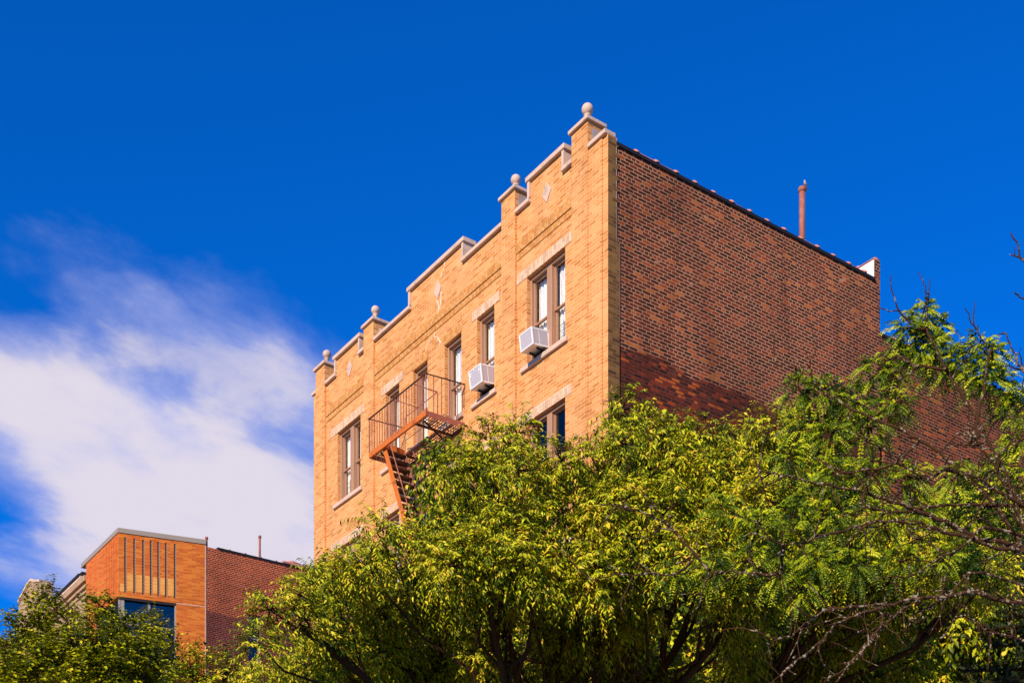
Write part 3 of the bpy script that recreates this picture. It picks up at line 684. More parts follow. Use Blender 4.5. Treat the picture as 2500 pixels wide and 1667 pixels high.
# ------------------------------------------------------------------ stone building behind the leaves
sbld = empty('stone_building', (KX, KY, 0), BROT); tag(sbld, 'beige stone building with dark cornice and arched gable left of the orange brick building', 'building')
sw2 = MB(); sw2.box(-15.2, -3.645, .06, .3, 0, 19.82); sw2.build('front_wall', m_stoneb, sbld)
for i, (zz, pj, hh) in enumerate(((19.20, .05, .10), (19.40, .09, .10), (19.62, .13, .20))): MB().box(-9.5, -3.65, .06 - pj, .059, zz, zz + hh).build('string_course', m_stoneb, sbld)
cn = MB(); cn.box(-9.4, -4.10, -.08, .5, 19.825, 19.93); cn.build('cornice', m_stone, sbld)
cn = MB(); cn.box(-9.4, -4.16, -.13, .5, 19.9302, 20.02); cn.box(-9.4, -4.16, .0, .5, 20.0202, 20.12); cn.build('gutter', m_black, sbld)
# arched gable
gb = MB(); prof = [(-12.85, 19.8), (-12.85, 21.38), (-12.55, 21.50), (-12.3, 21.52), (-11.45, 21.74), (-11.2, 21.76), (-10.9, 21.76), (-10.2, 21.5), (-9.6, 21.35), (-9.5, 21.2), (-9.5, 19.8)]
def poly(mb, pr, y0, y1):
    n = len(pr); mb.add([(x, y0, z) for x, z in pr] + [(x, y1, z) for x, z in pr], [tuple(range(n)), tuple(range(2 * n - 1, n - 1, -1))] + [(i, (i + 1) % n, n + (i + 1) % n, n + i) for i in range(n)])
    return mb
poly(gb, prof, -.02, .5).build('gable', m_stoneb, sbld)
gc = MB()
for (x0, z0), (x1, z1) in zip(prof[1:8], prof[2:9]): gc.bar((x0, .2, z0 + .03), (x1, .2, z1 + .03), .52, .10)
gc.build('gable_coping', m_stone, sbld)
gm = MB(); gm.tube([(-11.9, -.03, 21.15), (-11.6, -.03, 21.25), (-11.35, -.03, 21.40), (-11.1, -.03, 21.45), (-10.85, -.03, 21.4), (-10.7, -.03, 21.2), (-10.5, -.03, 21.1)], .03, 6); gm.tube([(-12.8, -.03, 21.25), (-11.4, -.03, 21.60), (-10.9, -.03, 21.63)], .02, 6); gm.build('gable_moulding', m_stoneb, sbld)
fb = empty('row_building', (-22.6, 54.9, 0), R(-8)); tag(fb, 'distant tan building with dark flat coping at the far left edge', 'building')
MB().box(-4, .6, 0, 6, 0, 19.35).build('wall', plain('far_tan_brick', (.50, .27, .13), .9, var=.15, scale=4), fb)
MB().box(-4.05, .65, -.08, 6, 19.351, 19.55).build('coping', m_metalcop, fb)
MB().box(-4.02, .62, -.05, -.001, 18.75, 18.85).build('string_course', m_black, fb)
# ------------------------------------------------------------------ trees
rng = np.random.default_rng(7)
def unit(a): return a / np.maximum(np.linalg.norm(a, axis=-1, keepdims=True), 1e-9)
def leaf_mesh(name, P, D, Nn, L, Wd, tint, mat, parent, curl=.25, fold=.25, mid=.42):
    """one folded, drooping leaf (two quads) per row of P"""
    D = unit(D); S = unit(np.cross(D, Nn)); U = np.cross(S, D); L = L[:, None]; Wd = Wd[:, None]; n = len(P)
    a = P; m_ = P + D * L * mid - U * Wd * fold
    l = P + D * L * mid + S * Wd * .5; r = P + D * L * mid - S * Wd * .5
    t = P + D * L - U * L * curl
    V = np.stack([a, l, r, m_, t], 1).reshape(-1, 3)
    base = (np.arange(n) * 5)[:, None]
    F = np.concatenate([base + 0, base + 3, base + 4, base + 1, base + 0, base + 2, base + 4, base + 3], 1).reshape(-1)
    me = bpy.data.meshes.new(name); me.vertices.add(len(V)); me.vertices.foreach_set('co', V.astype(np.float32).ravel())
    me.loops.add(len(F)); me.loops.foreach_set('vertex_index', F.astype(np.int32)); me.polygons.add(n * 2)
    me.polygons.foreach_set('loop_start', (np.arange(n * 2) * 4).astype(np.int32))
    at = me.attributes.new('leaf_tint', 'FLOAT', 'POINT'); at.data.foreach_set('value', np.repeat(tint, 5).astype(np.float32))
    me.update(calc_edges=True); me.materials.append(mat)
    o = bpy.data.objects.new(name, me); col.objects.link(o); o.parent = parent
    return o
def leaf_mat(name, stops, trans=.35, transc=(.5, .62, .05), spec=.35, rough=.42):
    M = NT(name); at = M.n('ShaderNodeAttribute'); at.attribute_name = 'leaf_tint'
    c = M.ramp(at.outputs['Fac'], stops); n_ = M.noise(M.obj(), 30.0, 2); c = M.mix(.5, c, M.mix(n_, (.7, .7, .7), (1.3, 1.3, 1.3)), 'MULTIPLY')
    p = M.n('ShaderNodeBsdfPrincipled'); M.put(c, p.inputs['Base Color']); p.inputs['Roughness'].default_value = rough; p.inputs['Specular IOR Level'].default_value = spec
    t = M.n('ShaderNodeBsdfTranslucent'); M.put(M.mix(1.0, c, (*[x * 2 for x in transc],), 'MULTIPLY'), t.inputs[0])
    mx = M.n('ShaderNodeMixShader'); mx.inputs[0].default_value = trans; M.put(p.outputs[0], mx.inputs[1]); M.put(t.outputs[0], mx.inputs[2])
    M.t.links.new(mx.outputs[0], M.out.inputs[0]); return M.m
m_leaf_elm = leaf_mat('elm_leaf', [(0, (.012, .024, .001)), (.30, (.07, .10, .001)), (.55, (.30, .33, .003)), (.82, (.66, .60, .018)), (1, (.70, .44, .03))], .12, spec=.18, rough=.45)
m_leaf_loc = leaf_mat('locust_leaf', [(0, (.010, .026, .001)), (.36, (.06, .105, .002)), (.66, (.28, .34, .003)), (1, (.64, .60, .012))], .12, spec=.2, rough=.45)
m_leaf_map = leaf_mat('maple_leaf', [(0, (.012, .022, .001)), (.4, (.07, .09, .001)), (.75, (.34, .34, .003)), (1, (.60, .50, .01))], .12, spec=.15)
def bark_mat(name, c0, c1, lich=None, lt=.6):
    M = NT(name); v = M.obj(); n1 = M.noise(v, 14, 6, .65); c = M.mix(n1, c0, c1)
    if lich: c = M.mix(M.step(M.noise(v, 20, 4, .6), lt, lt + .05), c, M.mix(M.noise(v, 60, 2), tuple(x * .7 for x in lich), lich))
    return M.bsdf(c, .92, bump=M.noise(v, 45, 5, .65), bstr=.6, bdist=.01, spec=.15)
m_bark = bark_mat('dark_bark', (.035, .015, .005), (.10, .045, .017))
m_barkl = bark_mat('lichened_bark', (.034, .014, .005), (.085, .036, .014), (.34, .26, .16), .57)
m_twig = bark_mat('twig_bark', (.07, .026, .010), (.17, .07, .03))
m_lich = bark_mat('grey_lichen', (.17, .125, .08), (.46, .36, .25))

def branch_to(mb, a, b, r0, r1, sag=.1, n=6, wob=.05, sides=6):
    a = Vector(a); b = Vector(b); L = (b - a).length; pts = []
    for i in range(n + 1):
        u = i / n; p = a.lerp(b, u); p.z += -sag * L * (4 * u * (1 - u)) * .5 + sag * L * math.sin(u * math.pi) * .9
        if 0 < i < n: p += Vector([random.uniform(-1, 1) * wob * L for _ in range(3)])
        pts.append(p)
    mb.tube(pts, [r0 + (r1 - r0) * (i / n) for i in range(n + 1)], sides, cap=False)
    return pts
def skeleton(root, base, top_z, r0, lobes, twig_mat=m_bark, fork=1.2, sub=7, thin=.022):
    """trunk, limbs to groups of lobes, branchlets inside each lobe"""
    mb = MB(); bx, by = base
    pts = [Vector((bx, by, 0)), Vector((bx + .03, by, top_z * .35)), Vector((bx - .04, by + .03, top_z * .7)), Vector((bx, by, top_z))]
    mb.tube(pts, [r0 * 1.25, r0, r0 * .9, r0 * .78], 14); mb.build('trunk', m_bark, root)
    br = MB(); top = pts[-1]
    if len(lobes) > 8:
        P = np.array([l[:3] for l in lobes]); k = max(5, len(lobes) // 9); idx = [0]
        for _ in range(k - 1): idx.append(int(np.argmax(np.min(np.linalg.norm(P[:, None] - P[idx][None], axis=2), axis=1))))
        own = np.argmin(np.linalg.norm(P[:, None] - P[idx][None], axis=2), axis=1)
        for g in range(k):
            mem = P[own == g]; c = mem.mean(0); st_ = top + Vector((0, 0, random.uniform(-.15, 0) * top_z))
            a = branch_to(br, st_, tuple(c - np.array([0, 0, .1])), r0 * .30, thin * 1.3, .06, 7, .03, 8)
            for m_ in mem: branch_to(br, a[random.choice([4, 5, 6])], tuple(m_), thin, .007, .08, 5, .05, 5)
    else:
        for l in lobes: branch_to(br, top, l[:3], r0 * .4, .01, .06, 6, .04, 6)
    for l in lobes:
        c = Vector(l[:3])
        for _ in range(sub):
            d = Vector((random.gauss(0, 1), random.gauss(0, 1), random.gauss(.35, .8))).normalized()
            branch_to(br, c, c + d * l[3] * random.uniform(.7, 1.1), .007, .003, .03, 3, .06, 4)
    br.build('branches', twig_mat, root)
def twig_cloud(lobes, per_r2, tl, nl, spread=1.0, up=.35, droop=.9, shell=.45, least=6):
    """returns twig polylines: start, heading and length, spread through the lobes"""
    S, H, T = [], [], []
    for x, y, z, r in lobes:
        n = max(least, int(per_r2 * r * r)); d = unit(rng.normal(size=(n, 3))); rad = r * (shell + (1 - shell) * rng.random(n) ** .5) * spread
        p = np.array([x, y, z]) + d * rad[:, None] * np.array([1, 1.05, .95]) * .78
        h = unit(d * 1.0 + rng.normal(size=(n, 3)) * .45 + np.array([0, 0, up]))
        S.append(p); H.append(h); T.append(tl * rng.uniform(.55, 1.35, n))
    return np.concatenate(S), np.concatenate(H), np.concatenate(T)
def grow(name, root, S, H, T, nl, L, Wd, mat, droop=.9, fold=.25, curl=.25, tint=(.5, .22), leafdown=.7, twigmat=None, side=.9, sunny=1.0):
    n = len(S); u = (np.arange(nl) + .5) / nl
    P = S[:, None] + H[:, None] * (T[:, None] * u)[..., None] + np.array([0, 0, -1.0]) * (droop * T[:, None] * u ** 2 * .5)[..., None]
    Dt = unit(H[:, None] + np.array([0, 0, -1.0]) * (droop * u)[None, :, None])
    sd_ = unit(np.cross(Dt, np.array([0, 0, 1.0]) + rng.normal(size=(n, 1, 3)) * .15)); sg = np.where(np.arange(nl) % 2 == 0, 1, -1)[None, :, None]
    D = unit(Dt * .55 + sd_ * sg * side + np.array([0, 0, -1.0]) * leafdown + rng.normal(size=(n, nl, 3)) * .22)
    face = np.array([0, 0, 1.0]) + np.array([sv.x, sv.y, sv.z]) * sunny + rng.normal(size=(n, nl, 3)) * .35      # blades turn towards the light
    Nn = unit(np.cross(np.cross(D, face), D))
    k = n * nl; tw = np.repeat(rng.normal(0, .12, n), nl)
    cl = .16 * np.sin(P[..., 0] * 5.1 + 1.3 * np.sin(P[..., 2] * 4.3)) * np.sin(P[..., 2] * 5.7 + P[..., 1] * 4.1); ti = np.clip(rng.normal(tint[0], tint[1], k) + tw + cl.reshape(-1), 0, 1)
    ls = L * rng.uniform(.5, 1.4, k); keep = rng.random(k) > .06
    o = leaf_mesh(name, P.reshape(-1, 3)[keep], D.reshape(-1, 3)[keep], Nn.reshape(-1, 3)[keep], ls[keep], (ls * Wd / L * rng.uniform(.8, 1.15, k))[keep], ti[keep], mat, root, curl, fold)
    if twigmat:
        sel = rng.permutation(n)[:int(n * .6)]; V = []; F = []; u4 = np.linspace(0, 1, 4); b0 = 0
        Q = S[sel, None] + H[sel, None] * (T[sel, None] * u4)[..., None] + np.array([0, 0, -1.0]) * (droop * T[sel, None] * u4 ** 2 * .5)[..., None]
        w = np.array([.0028, .0022, .0015, .0007])
        A_ = np.stack([Q + np.array([1, 0, 0]) * w[None, :, None], Q + np.array([-.5, .87, 0]) * w[None, :, None], Q + np.array([-.5, -.87, 0]) * w[None, :, None]], 2)
        V = A_.reshape(-1, 3); m_ = len(sel); bs = (np.arange(m_) * 12)[:, None, None, None] + (np.arange(3) * 3)[None, :, None, None]
        q = np.array([[0, 1, 4, 3], [1, 2, 5, 4], [2, 0, 3, 5]])[None, None]
        F = (bs + q).reshape(-1); me = bpy.data.meshes.new('twigs'); me.vertices.add(len(V)); me.vertices.foreach_set('co', V.astype(np.float32).ravel())
        me.loops.add(len(F)); me.loops.foreach_set('vertex_index', F.astype(np.int32)); me.polygons.add(len(F) // 4); me.polygons.foreach_set('loop_start', (np.arange(len(F) // 4) * 4).astype(np.int32))
        me.update(calc_edges=True); me.materials.append(twigmat); t = bpy.data.objects.new('twigs', me); col.objects.link(t); t.parent = root
    return o
ELM_LOBES = [(-2.03,10.98,5.35,0.17),(-2.09,10.85,5.01,0.16),(-2.23,12.01,4.94,0.33),(-2.3,12.54,4.84,0.25),(-1.78,10.98,5.48,0.17),(-1.74,11.02,5.28,0.18),(-1.84,12.07,5.22,0.29),(-1.98,12.74,5.05,0.35),(-1.56,11.37,5.76,0.21),(-1.45,11.7,5.75,0.23),(-1.6,11.71,5.29,0.25),(-1.62,12.31,5.17,0.25),(-1.66,13.23,5.17,0.25),(-1.17,11.42,6.16,0.2),(-1.25,11.36,5.84,0.2),(-1.21,11.97,5.68,0.23),(-1.23,12.26,5.35,0.27),(-1.3,12.95,5.18,0.25),(-1.39,13.6,5.05,0.31),(-0.93,11.6,6.14,0.18),(-0.94,11.96,5.97,0.18),(-0.87,12.23,5.7,0.28),(-0.9,12.82,5.46,0.31),(-1.02,13.59,5.38,0.27),(-0.62,11.76,6.3,0.24),(-0.48,11.57,6.77,0.23),(-0.62,11.92,5.89,0.32),(-0.53,11.02,5.73,0.27),(-0.69,12.77,5.39,0.26),(-0.77,14.05,5.22,0.36),(-0.19,11.66,7.07,0.19),(-0.29,11.48,6.75,0.19),(-0.19,11.27,6.16,0.23),(-0.31,11.15,5.87,0.29),(-0.27,11.25,5.68,0.22),(-0.32,12.35,5.4,0.24),(-0.22,13.76,5.23,0.37),(0.05,11.51,7.06,0.18),(0.05,11.07,6.55,0.21),(0.09,11.0,6.08,0.24),(0.09,10.91,5.74,0.28),(0.11,11.59,5.7,0.27),(0.07,13.1,5.52,0.25),(0.07,14.11,5.23,0.38),(0.09,14.47,5.13,0.3),(0.42,11.22,6.69,0.21),(0.31,11.45,6.59,0.21),(0.32,11.32,6.19,0.22),(0.3,11.06,5.66,0.22),(0.45,12.4,5.67,0.32),(0.48,12.71,5.56,0.3),(0.5,13.43,5.4,0.31),(0.39,14.1,5.16,0.38),(0.68,11.38,6.82,0.19),(0.65,11.58,6.61,0.2),(0.73,11.2,6.23,0.25),(0.71,11.1,5.76,0.28),(0.74,11.05,5.57,0.27),(0.82,12.14,5.55,0.31),(0.74,13.01,5.31,0.33),(0.82,14.0,5.23,0.33),(0.97,11.46,7.25,0.18),(0.94,11.16,6.8,0.19),(0.93,11.06,6.26,0.28),(0.98,11.08,5.97,0.27),(1.0,11.33,5.77,0.27),(1.09,11.88,5.6,0.26),(1.07,12.59,5.55,0.26),(1.23,13.08,5.3,0.35),(1.2,14.18,5.24,0.3),(1.29,11.21,6.9,0.18),(1.35,11.18,6.65,0.17),(1.3,10.97,6.18,0.26),(1.27,10.93,5.83,0.25),(1.44,13.04,5.37,0.35),(1.65,13.73,5.3,0.35),(1.58,11.38,6.93,0.2),(1.62,11.07,6.48,0.21),(1.65,11.33,6.28,0.28),(1.47,10.64,5.69,0.26),(1.91,13.45,5.27,0.34),(1.93,14.05,5.06,0.37),(1.95,11.38,6.94,0.19),(1.83,11.01,6.52,0.22),(1.9,10.87,6.13,0.21),(1.88,11.08,5.86,0.23),(1.94,11.24,5.64,0.28),(2.04,11.88,5.52,0.24),(2.24,12.77,5.56,0.27),(2.4,13.55,5.31,0.36),(2.23,11.15,6.96,0.19),(2.27,11.29,6.74,0.22),(2.09,10.77,6.17,0.24),(2.19,10.92,5.91,0.25),(2.54,12.45,6.15,0.34),(2.24,11.4,5.53,0.22),(2.85,13.94,5.91,0.33),(2.99,14.68,5.72,0.29),(2.85,14.5,5.17,0.36),(2.65,11.84,6.45,0.29),(2.79,12.05,6.12,0.24),(2.85,12.52,6.02,0.29),(2.93,13.25,5.9,0.34),(3.1,13.78,5.76,0.28),(3.32,14.71,5.62,0.3),(3.03,11.78,6.15,0.25),(3.12,12.48,6.07,0.26),(3.36,13.13,5.86,0.26),(3.34,13.48,5.81,0.26),(3.84,14.81,5.6,0.36),(3.35,12.1,6.43,0.24),(3.51,12.23,6.06,0.29),(3.7,13.17,6.07,0.34),(3.99,14.56,5.74,0.36),(4.29,15.46,5.53,0.3),(3.71,11.99,6.54,0.18),(3.61,11.95,6.3,0.19),(4.18,13.76,5.76,0.28),(4.04,11.88,6.16,0.21),(3.97,12.04,6.04,0.23),(4.37,12.18,6.09,0.25),(-2.01,12.58,5.19,0.31),(-1.79,12.19,5.96,0.23),(-1.64,12.32,6.0,0.26),(-1.65,12.8,5.54,0.29),(-1.59,12.83,5.09,0.28),(-1.88,13.99,5.42,0.28),(-1.39,12.19,6.18,0.23),(-1.42,12.62,5.85,0.25),(-1.19,12.92,5.47,0.3),(-1.57,13.82,5.34,0.28),(-0.95,12.95,6.12,0.2),(-1.03,13.19,6.02,0.31),(-0.86,13.82,5.65,0.35),(-1.05,14.2,5.51,0.29),(-0.85,12.96,6.12,0.36),(-0.44,11.92,5.98,0.31),(-0.58,13.63,5.45,0.3),(-0.83,14.65,5.25,0.4),(-0.41,12.35,5.93,0.25),(-0.32,13.06,5.55,0.26),(-0.25,14.53,5.23,0.42),(0.27,12.27,5.94,0.3),(0.09,14.11,5.74,0.29),(0.21,14.98,5.2,0.42),(0.17,11.89,5.86,0.25),(0.48,13.32,5.94,0.36),(0.68,13.61,5.85,0.34),(0.48,14.47,5.58,0.35),(0.9,11.71,5.87,0.31),(0.93,11.78,5.82,0.3),(0.98,12.8,5.72,0.34),(0.96,13.7,5.27,0.36),(0.81,14.58,5.34,0.36),(0.97,11.88,5.75,0.29),(1.05,12.43,5.76,0.29),(1.17,13.59,5.69,0.3),(1.32,13.58,5.24,0.39),(1.15,14.72,5.12,0.32),(1.43,13.7,5.46,0.38),(1.74,14.37,5.5,0.38),(2.24,14.5,5.56,0.38),(1.98,12.14,5.74,0.32),(2.18,12.41,5.69,0.27),(2.44,13.39,5.74,0.29),(2.62,14.08,5.22,0.39),(2.86,13.18,6.31,0.37),(2.32,12.5,5.84,0.25),(2.88,14.53,6.1,0.36),(3.04,15.73,5.94,0.33),(2.88,13.12,6.51,0.28),(3.18,13.17,6.01,0.32),(3.05,14.04,5.91,0.38),(3.29,14.29,5.86,0.3),(3.47,15.68,5.68,0.33),(3.36,13.3,6.27,0.29),(3.59,14.13,6.07,0.29),(3.48,14.54,6.0,0.29),(4.27,15.89,5.88,0.41),(3.82,12.89,6.3,0.32),(3.88,14.26,6.47,0.38),(4.11,15.13,5.67,0.4),(4.28,14.74,5.82,0.31),(4.42,12.86,6.19,0.25),(4.76,13.0,6.41,0.28)]
ELM_BACK = [(-1.91,14.82,6.84,0.52),(-1.9,14.86,6.15,0.48),(-1.94,15.36,5.49,0.59),(-1.81,14.77,4.86,0.57),(-1.34,14.84,6.84,0.54),(-1.23,14.95,6.28,0.58),(-1.31,15.49,5.71,0.59),(-1.22,14.57,4.85,0.52),(-0.61,14.56,7.97,0.54),(-0.52,14.87,7.56,0.58),(-0.67,14.93,6.9,0.57),(-0.52,14.8,6.17,0.49),(-0.61,15.15,5.69,0.5),(-0.51,14.72,4.89,0.46),(0.02,14.58,7.95,0.45),(0.0,15.04,7.57,0.45),(0.15,15.33,6.96,0.56),(0.13,15.18,6.16,0.51),(-0.04,14.98,5.45,0.5),(0.14,15.32,5.01,0.48),(0.72,14.85,7.93,0.44),(0.58,14.77,7.08,0.46),(0.68,15.13,6.63,0.51),(0.76,15.48,6.09,0.47),(0.76,15.25,5.44,0.51),(1.47,14.98,8.6,0.45),(1.32,14.83,7.69,0.55),(1.31,14.7,7.06,0.56),(1.29,14.53,6.48,0.52),(1.42,14.59,5.76,0.51),(1.3,15.04,5.25,0.57),(1.96,15.03,8.29,0.54),(1.89,14.63,7.63,0.56),(2.05,15.27,7.15,0.5),(2.07,14.7,6.24,0.54),(1.87,14.69,5.7,0.48),(2.16,15.44,5.28,0.58),(2.53,14.71,8.15,0.49),(2.57,14.88,7.78,0.51),(2.73,14.9,6.95,0.45),(2.6,14.76,6.41,0.47),(2.66,14.72,5.71,0.45),(2.69,15.2,5.13,0.49),(3.18,14.68,8.09,0.52),(3.4,15.1,7.68,0.52),(3.41,15.29,7.08,0.46),(3.35,14.77,6.24,0.52),(3.49,15.32,5.7,0.49),(3.43,14.98,5.03,0.58),(3.96,15.23,7.78,0.5),(4.09,15.35,7.3,0.53),(3.96,14.95,6.4,0.56),(3.9,14.7,5.67,0.55),(3.83,14.8,5.01,0.52),(4.88,15.49,7.84,0.54),(4.56,14.51,6.85,0.47),(4.67,14.98,6.37,0.49),(4.67,15.06,5.85,0.54),(4.55,14.82,5.17,0.52),(5.23,14.7,7.69,0.49),(5.11,14.55,6.9,0.45),(5.16,14.67,6.39,0.5),(5.32,15.37,5.87,0.59),(5.21,14.78,5.09,0.45),(6.07,15.45,7.81,0.47),(6.12,15.46,7.27,0.5),(5.75,14.7,6.31,0.51),(5.97,15.23,5.72,0.56),(6.14,15.25,5.27,0.55)]
MAPLE_BACK = [(-9.14,22.34,8.2,0.36),(-9.22,22.7,7.86,0.4),(-9.06,22.3,7.32,0.32),(-8.95,22.87,8.37,0.34),(-8.71,22.55,7.84,0.4),(-8.68,22.14,7.3,0.35),(-8.19,22.33,8.85,0.34),(-8.37,22.84,8.58,0.34),(-8.24,22.19,7.95,0.37),(-8.21,22.38,7.57,0.35),(-7.79,22.3,8.96,0.37),(-7.81,22.12,8.47,0.36),(-7.73,22.24,8.08,0.34),(-7.86,22.35,7.68,0.32),(-7.83,22.37,7.25,0.35),(-7.56,22.72,8.86,0.36),(-7.46,22.49,8.35,0.39),(-7.61,22.78,8.0,0.34),(-7.46,22.51,7.49,0.35),(-6.92,22.39,9.02,0.35),(-7.05,22.54,8.63,0.32),(-7.01,22.46,8.17,0.36),(-6.94,22.25,7.68,0.38),(-7.03,22.79,7.39,0.33),(-6.58,22.31,8.72,0.38),(-6.73,22.77,8.42,0.37),(-6.63,22.88,8.01,0.4),(-6.56,22.19,7.39,0.35),(-6.16,22.7,8.87,0.36),(-6.13,22.64,8.42,0.41),(-5.99,22.16,7.84,0.36),(-5.99,22.17,7.42,0.32),(-5.69,22.63,8.09,0.34),(-5.83,22.67,7.66,0.34)]
LOCUST_LOBES = [(2.44,10.3,6.76,0.19),(2.67,10.3,6.73,0.18),(2.25,10.3,6.84,0.13),(2.8,10.1,6.88,0.13),(2.96,10.1,6.93,0.13),(3.01,10.0,7.16,0.1),(3.13,10.0,7.27,0.09),(3.24,10.0,7.16,0.1),(3.1,10.1,7.1,0.12),(3.18,10.0,7.0,0.13),(3.27,10.0,6.88,0.13),(3.38,9.9,6.85,0.12),(3.5,9.9,6.95,0.12),(3.61,9.9,6.88,0.12),(3.53,9.9,6.73,0.15),(3.67,9.9,6.64,0.15),(3.8,9.9,6.48,0.17),(2.93,10.1,6.63,0.13),(2.74,10.2,6.47,0.19),(2.48,10.2,6.42,0.19),(2.28,10.3,6.55,0.16),(3.8,9.9,6.21,0.15),(3.02,10.0,6.03,0.16),(2.74,10.1,6.05,0.19),(2.46,10.1,6.08,0.19),(3.36,9.9,5.99,0.14),(3.61,9.9,6.02,0.14),(3.8,9.9,5.93,0.15),(2.18,10.3,6.3,0.16),(1.63,10.25,5.89,0.14),(1.9,10.15,5.69,0.19),(2.18,10.15,5.78,0.19),(2.47,10.15,5.78,0.19),(1.54,10.05,5.37,0.16),(1.82,10.05,5.4,0.16),(2.33,9.95,5.36,0.19),(2.61,9.95,5.33,0.19),(2.85,10.05,5.68,0.16),(2.22,10.05,5.18,0.16),(3.16,10.15,5.82,0.17),(3.58,10.15,5.78,0.19),(3.86,10.15,5.69,0.16),(1.27,10.15,5.34,0.13),(2.98,10.05,5.4,0.16),(3.32,10.15,5.44,0.14),(2.04,10.05,5.3,0.14)]
LIMBS = [([(3.8,9.3,4.97),(3.62,9.29,5.35),(3.54,9.27,5.54),(3.48,9.26,5.62),(3.39,9.24,5.77),(3.31,9.23,5.88),(3.26,9.21,5.93),(3.13,9.2,5.98)],0.026,0.006),([(3.53,9.25,5.53),(3.34,9.21,5.61),(3.24,9.17,5.66),(3.01,9.12,5.68),(2.87,9.08,5.61),(2.68,9.04,5.68),(2.55,9.0,5.77)],0.018,0.004),([(3.76,9.2,5.13),(3.57,9.16,5.14),(3.44,9.12,5.13),(3.18,9.08,5.18),(2.92,9.04,5.24),(2.76,9.0,5.27),(2.48,8.96,5.26),(2.27,8.92,5.19),(2.05,8.88,5.11),(1.82,8.84,5.07),(1.57,8.8,5.13)],0.0341,0.0045),([(3.59,9.2,5.15),(3.27,9.17,5.22),(3.01,9.13,5.33),(2.82,9.1,5.39),(2.57,9.07,5.46),(2.36,9.03,5.5),(2.13,9.0,5.53),(1.89,8.97,5.56),(1.73,8.93,5.59),(1.66,8.9,5.59)],0.034,0.0045),([(3.68,9.0,4.66),(3.5,8.97,4.7),(3.31,8.95,4.72),(3.12,8.92,4.77),(2.93,8.89,4.72),(2.74,8.86,4.7),(2.5,8.84,4.64),(2.26,8.81,4.62),(2.08,8.78,4.58),(1.91,8.75,4.45),(1.82,8.73,4.39),(1.61,8.7,4.42)],0.0342,0.005),([(2.71,8.9,4.71),(2.51,8.85,4.51),(2.32,8.8,4.31),(2.18,8.75,4.13),(2.06,8.7,3.99)],0.015,0.006),([(2.49,8.8,4.63),(2.35,8.76,4.57),(2.15,8.72,4.48),(2.02,8.68,4.34),(1.88,8.64,4.22),(1.76,8.6,4.11)],0.016,0.005),([(2.51,8.85,4.59),(2.46,8.79,4.48),(2.33,8.72,4.31),(2.19,8.66,4.17),(2.04,8.6,4.07)],0.014,0.006),([(3.35,9.1,5.27),(3.1,9.03,5.12),(2.9,8.97,4.99),(2.7,8.9,4.86)],0.018,0.005),([(1.86,9.1,4.97),(1.71,9.17,4.98),(1.55,9.23,5.02),(1.39,9.3,5.04)],0.014,0.006),([(1.17,9.4,5.36),(1.07,9.37,5.43),(0.91,9.33,5.49),(0.72,9.3,5.49)],0.01,0.004),([(1.2,9.4,5.07),(0.98,9.37,5.06),(0.73,9.33,5.03),(0.55,9.3,4.98)],0.01,0.004),([(3.51,8.6,6.65),(3.35,8.6,6.81),(3.31,8.6,6.9),(3.26,8.6,7.01)],0.016,0.004),([(3.51,8.6,6.53),(3.35,8.6,6.58),(3.29,8.6,6.6)],0.01,0.004),([(3.51,8.6,6.03),(3.35,8.6,6.1),(3.33,8.6,6.12),(3.29,8.6,6.19),(3.23,8.6,6.33)],0.014,0.004),([(3.03,9.9,7.1),(2.91,9.87,7.22),(2.86,9.83,7.31),(2.82,9.8,7.43)],0.012,0.003),([(2.92,9.9,7.22),(2.82,9.9,7.23),(2.73,9.9,7.25)],0.006,0.003),([(3.12,9.9,7.1),(3.12,9.9,7.29),(3.14,9.9,7.36),(3.15,9.9,7.47)],0.011,0.003),([(3.13,9.9,7.36),(3.1,9.9,7.44),(3.07,9.9,7.52)],0.006,0.003),([(3.58,9.8,6.8),(3.47,9.77,6.99),(3.41,9.73,7.04),(3.35,9.7,7.12)],0.01,0.003),([(3.39,9.7,6.14),(3.48,9.7,6.51),(3.51,9.7,6.75),(3.55,9.7,6.84)],0.02,0.008),([(3.92,9.6,5.29),(3.67,9.65,5.79),(3.42,9.7,6.35),(3.22,9.75,6.71),(3.09,9.8,7.05)],0.026,0.008),([(3.18,9.7,6.69),(3.01,9.77,6.75),(2.88,9.83,6.85),(2.75,9.9,6.79)],0.015,0.006),([(2.43,10.1,6.71),(2.31,10.1,6.83),(2.28,10.1,6.99),(2.24,10.1,7.05)],0.01,0.003),([(2.28,10.1,6.93),(2.33,10.1,7.05),(2.31,10.1,7.21),(2.27,10.1,7.28)],0.005,0.002),([(2.52,10.1,6.71),(2.41,10.1,6.82),(2.36,10.1,6.93)],0.006,0.002),([(2.43,10.1,6.71),(2.24,10.13,6.9),(2.06,10.17,6.96),(1.91,10.2,7.01)],0.006,0.002),([(3.96,9.7,5.11),(3.63,9.78,5.66),(3.32,9.86,6.06),(2.94,9.94,6.35),(2.66,10.02,6.51),(2.43,10.1,6.71)],0.024,0.006),([(3.06,9.9,6.24),(2.87,9.9,6.08),(2.62,9.9,6.02),(2.41,9.9,5.99)],0.016,0.006),([(3.8,9.3,5.46),(3.44,9.28,5.51),(3.03,9.25,5.49),(2.73,9.22,5.43),(2.44,9.2,5.48)],0.02,0.006),([(3.23,9.0,4.92),(3.02,8.97,4.79),(2.84,8.93,4.67),(2.7,8.9,4.55)],0.014,0.005),([(3.51,9.0,4.47),(3.27,8.97,4.5),(3.06,8.93,4.61),(2.91,8.9,4.44)],0.01,0.004)]
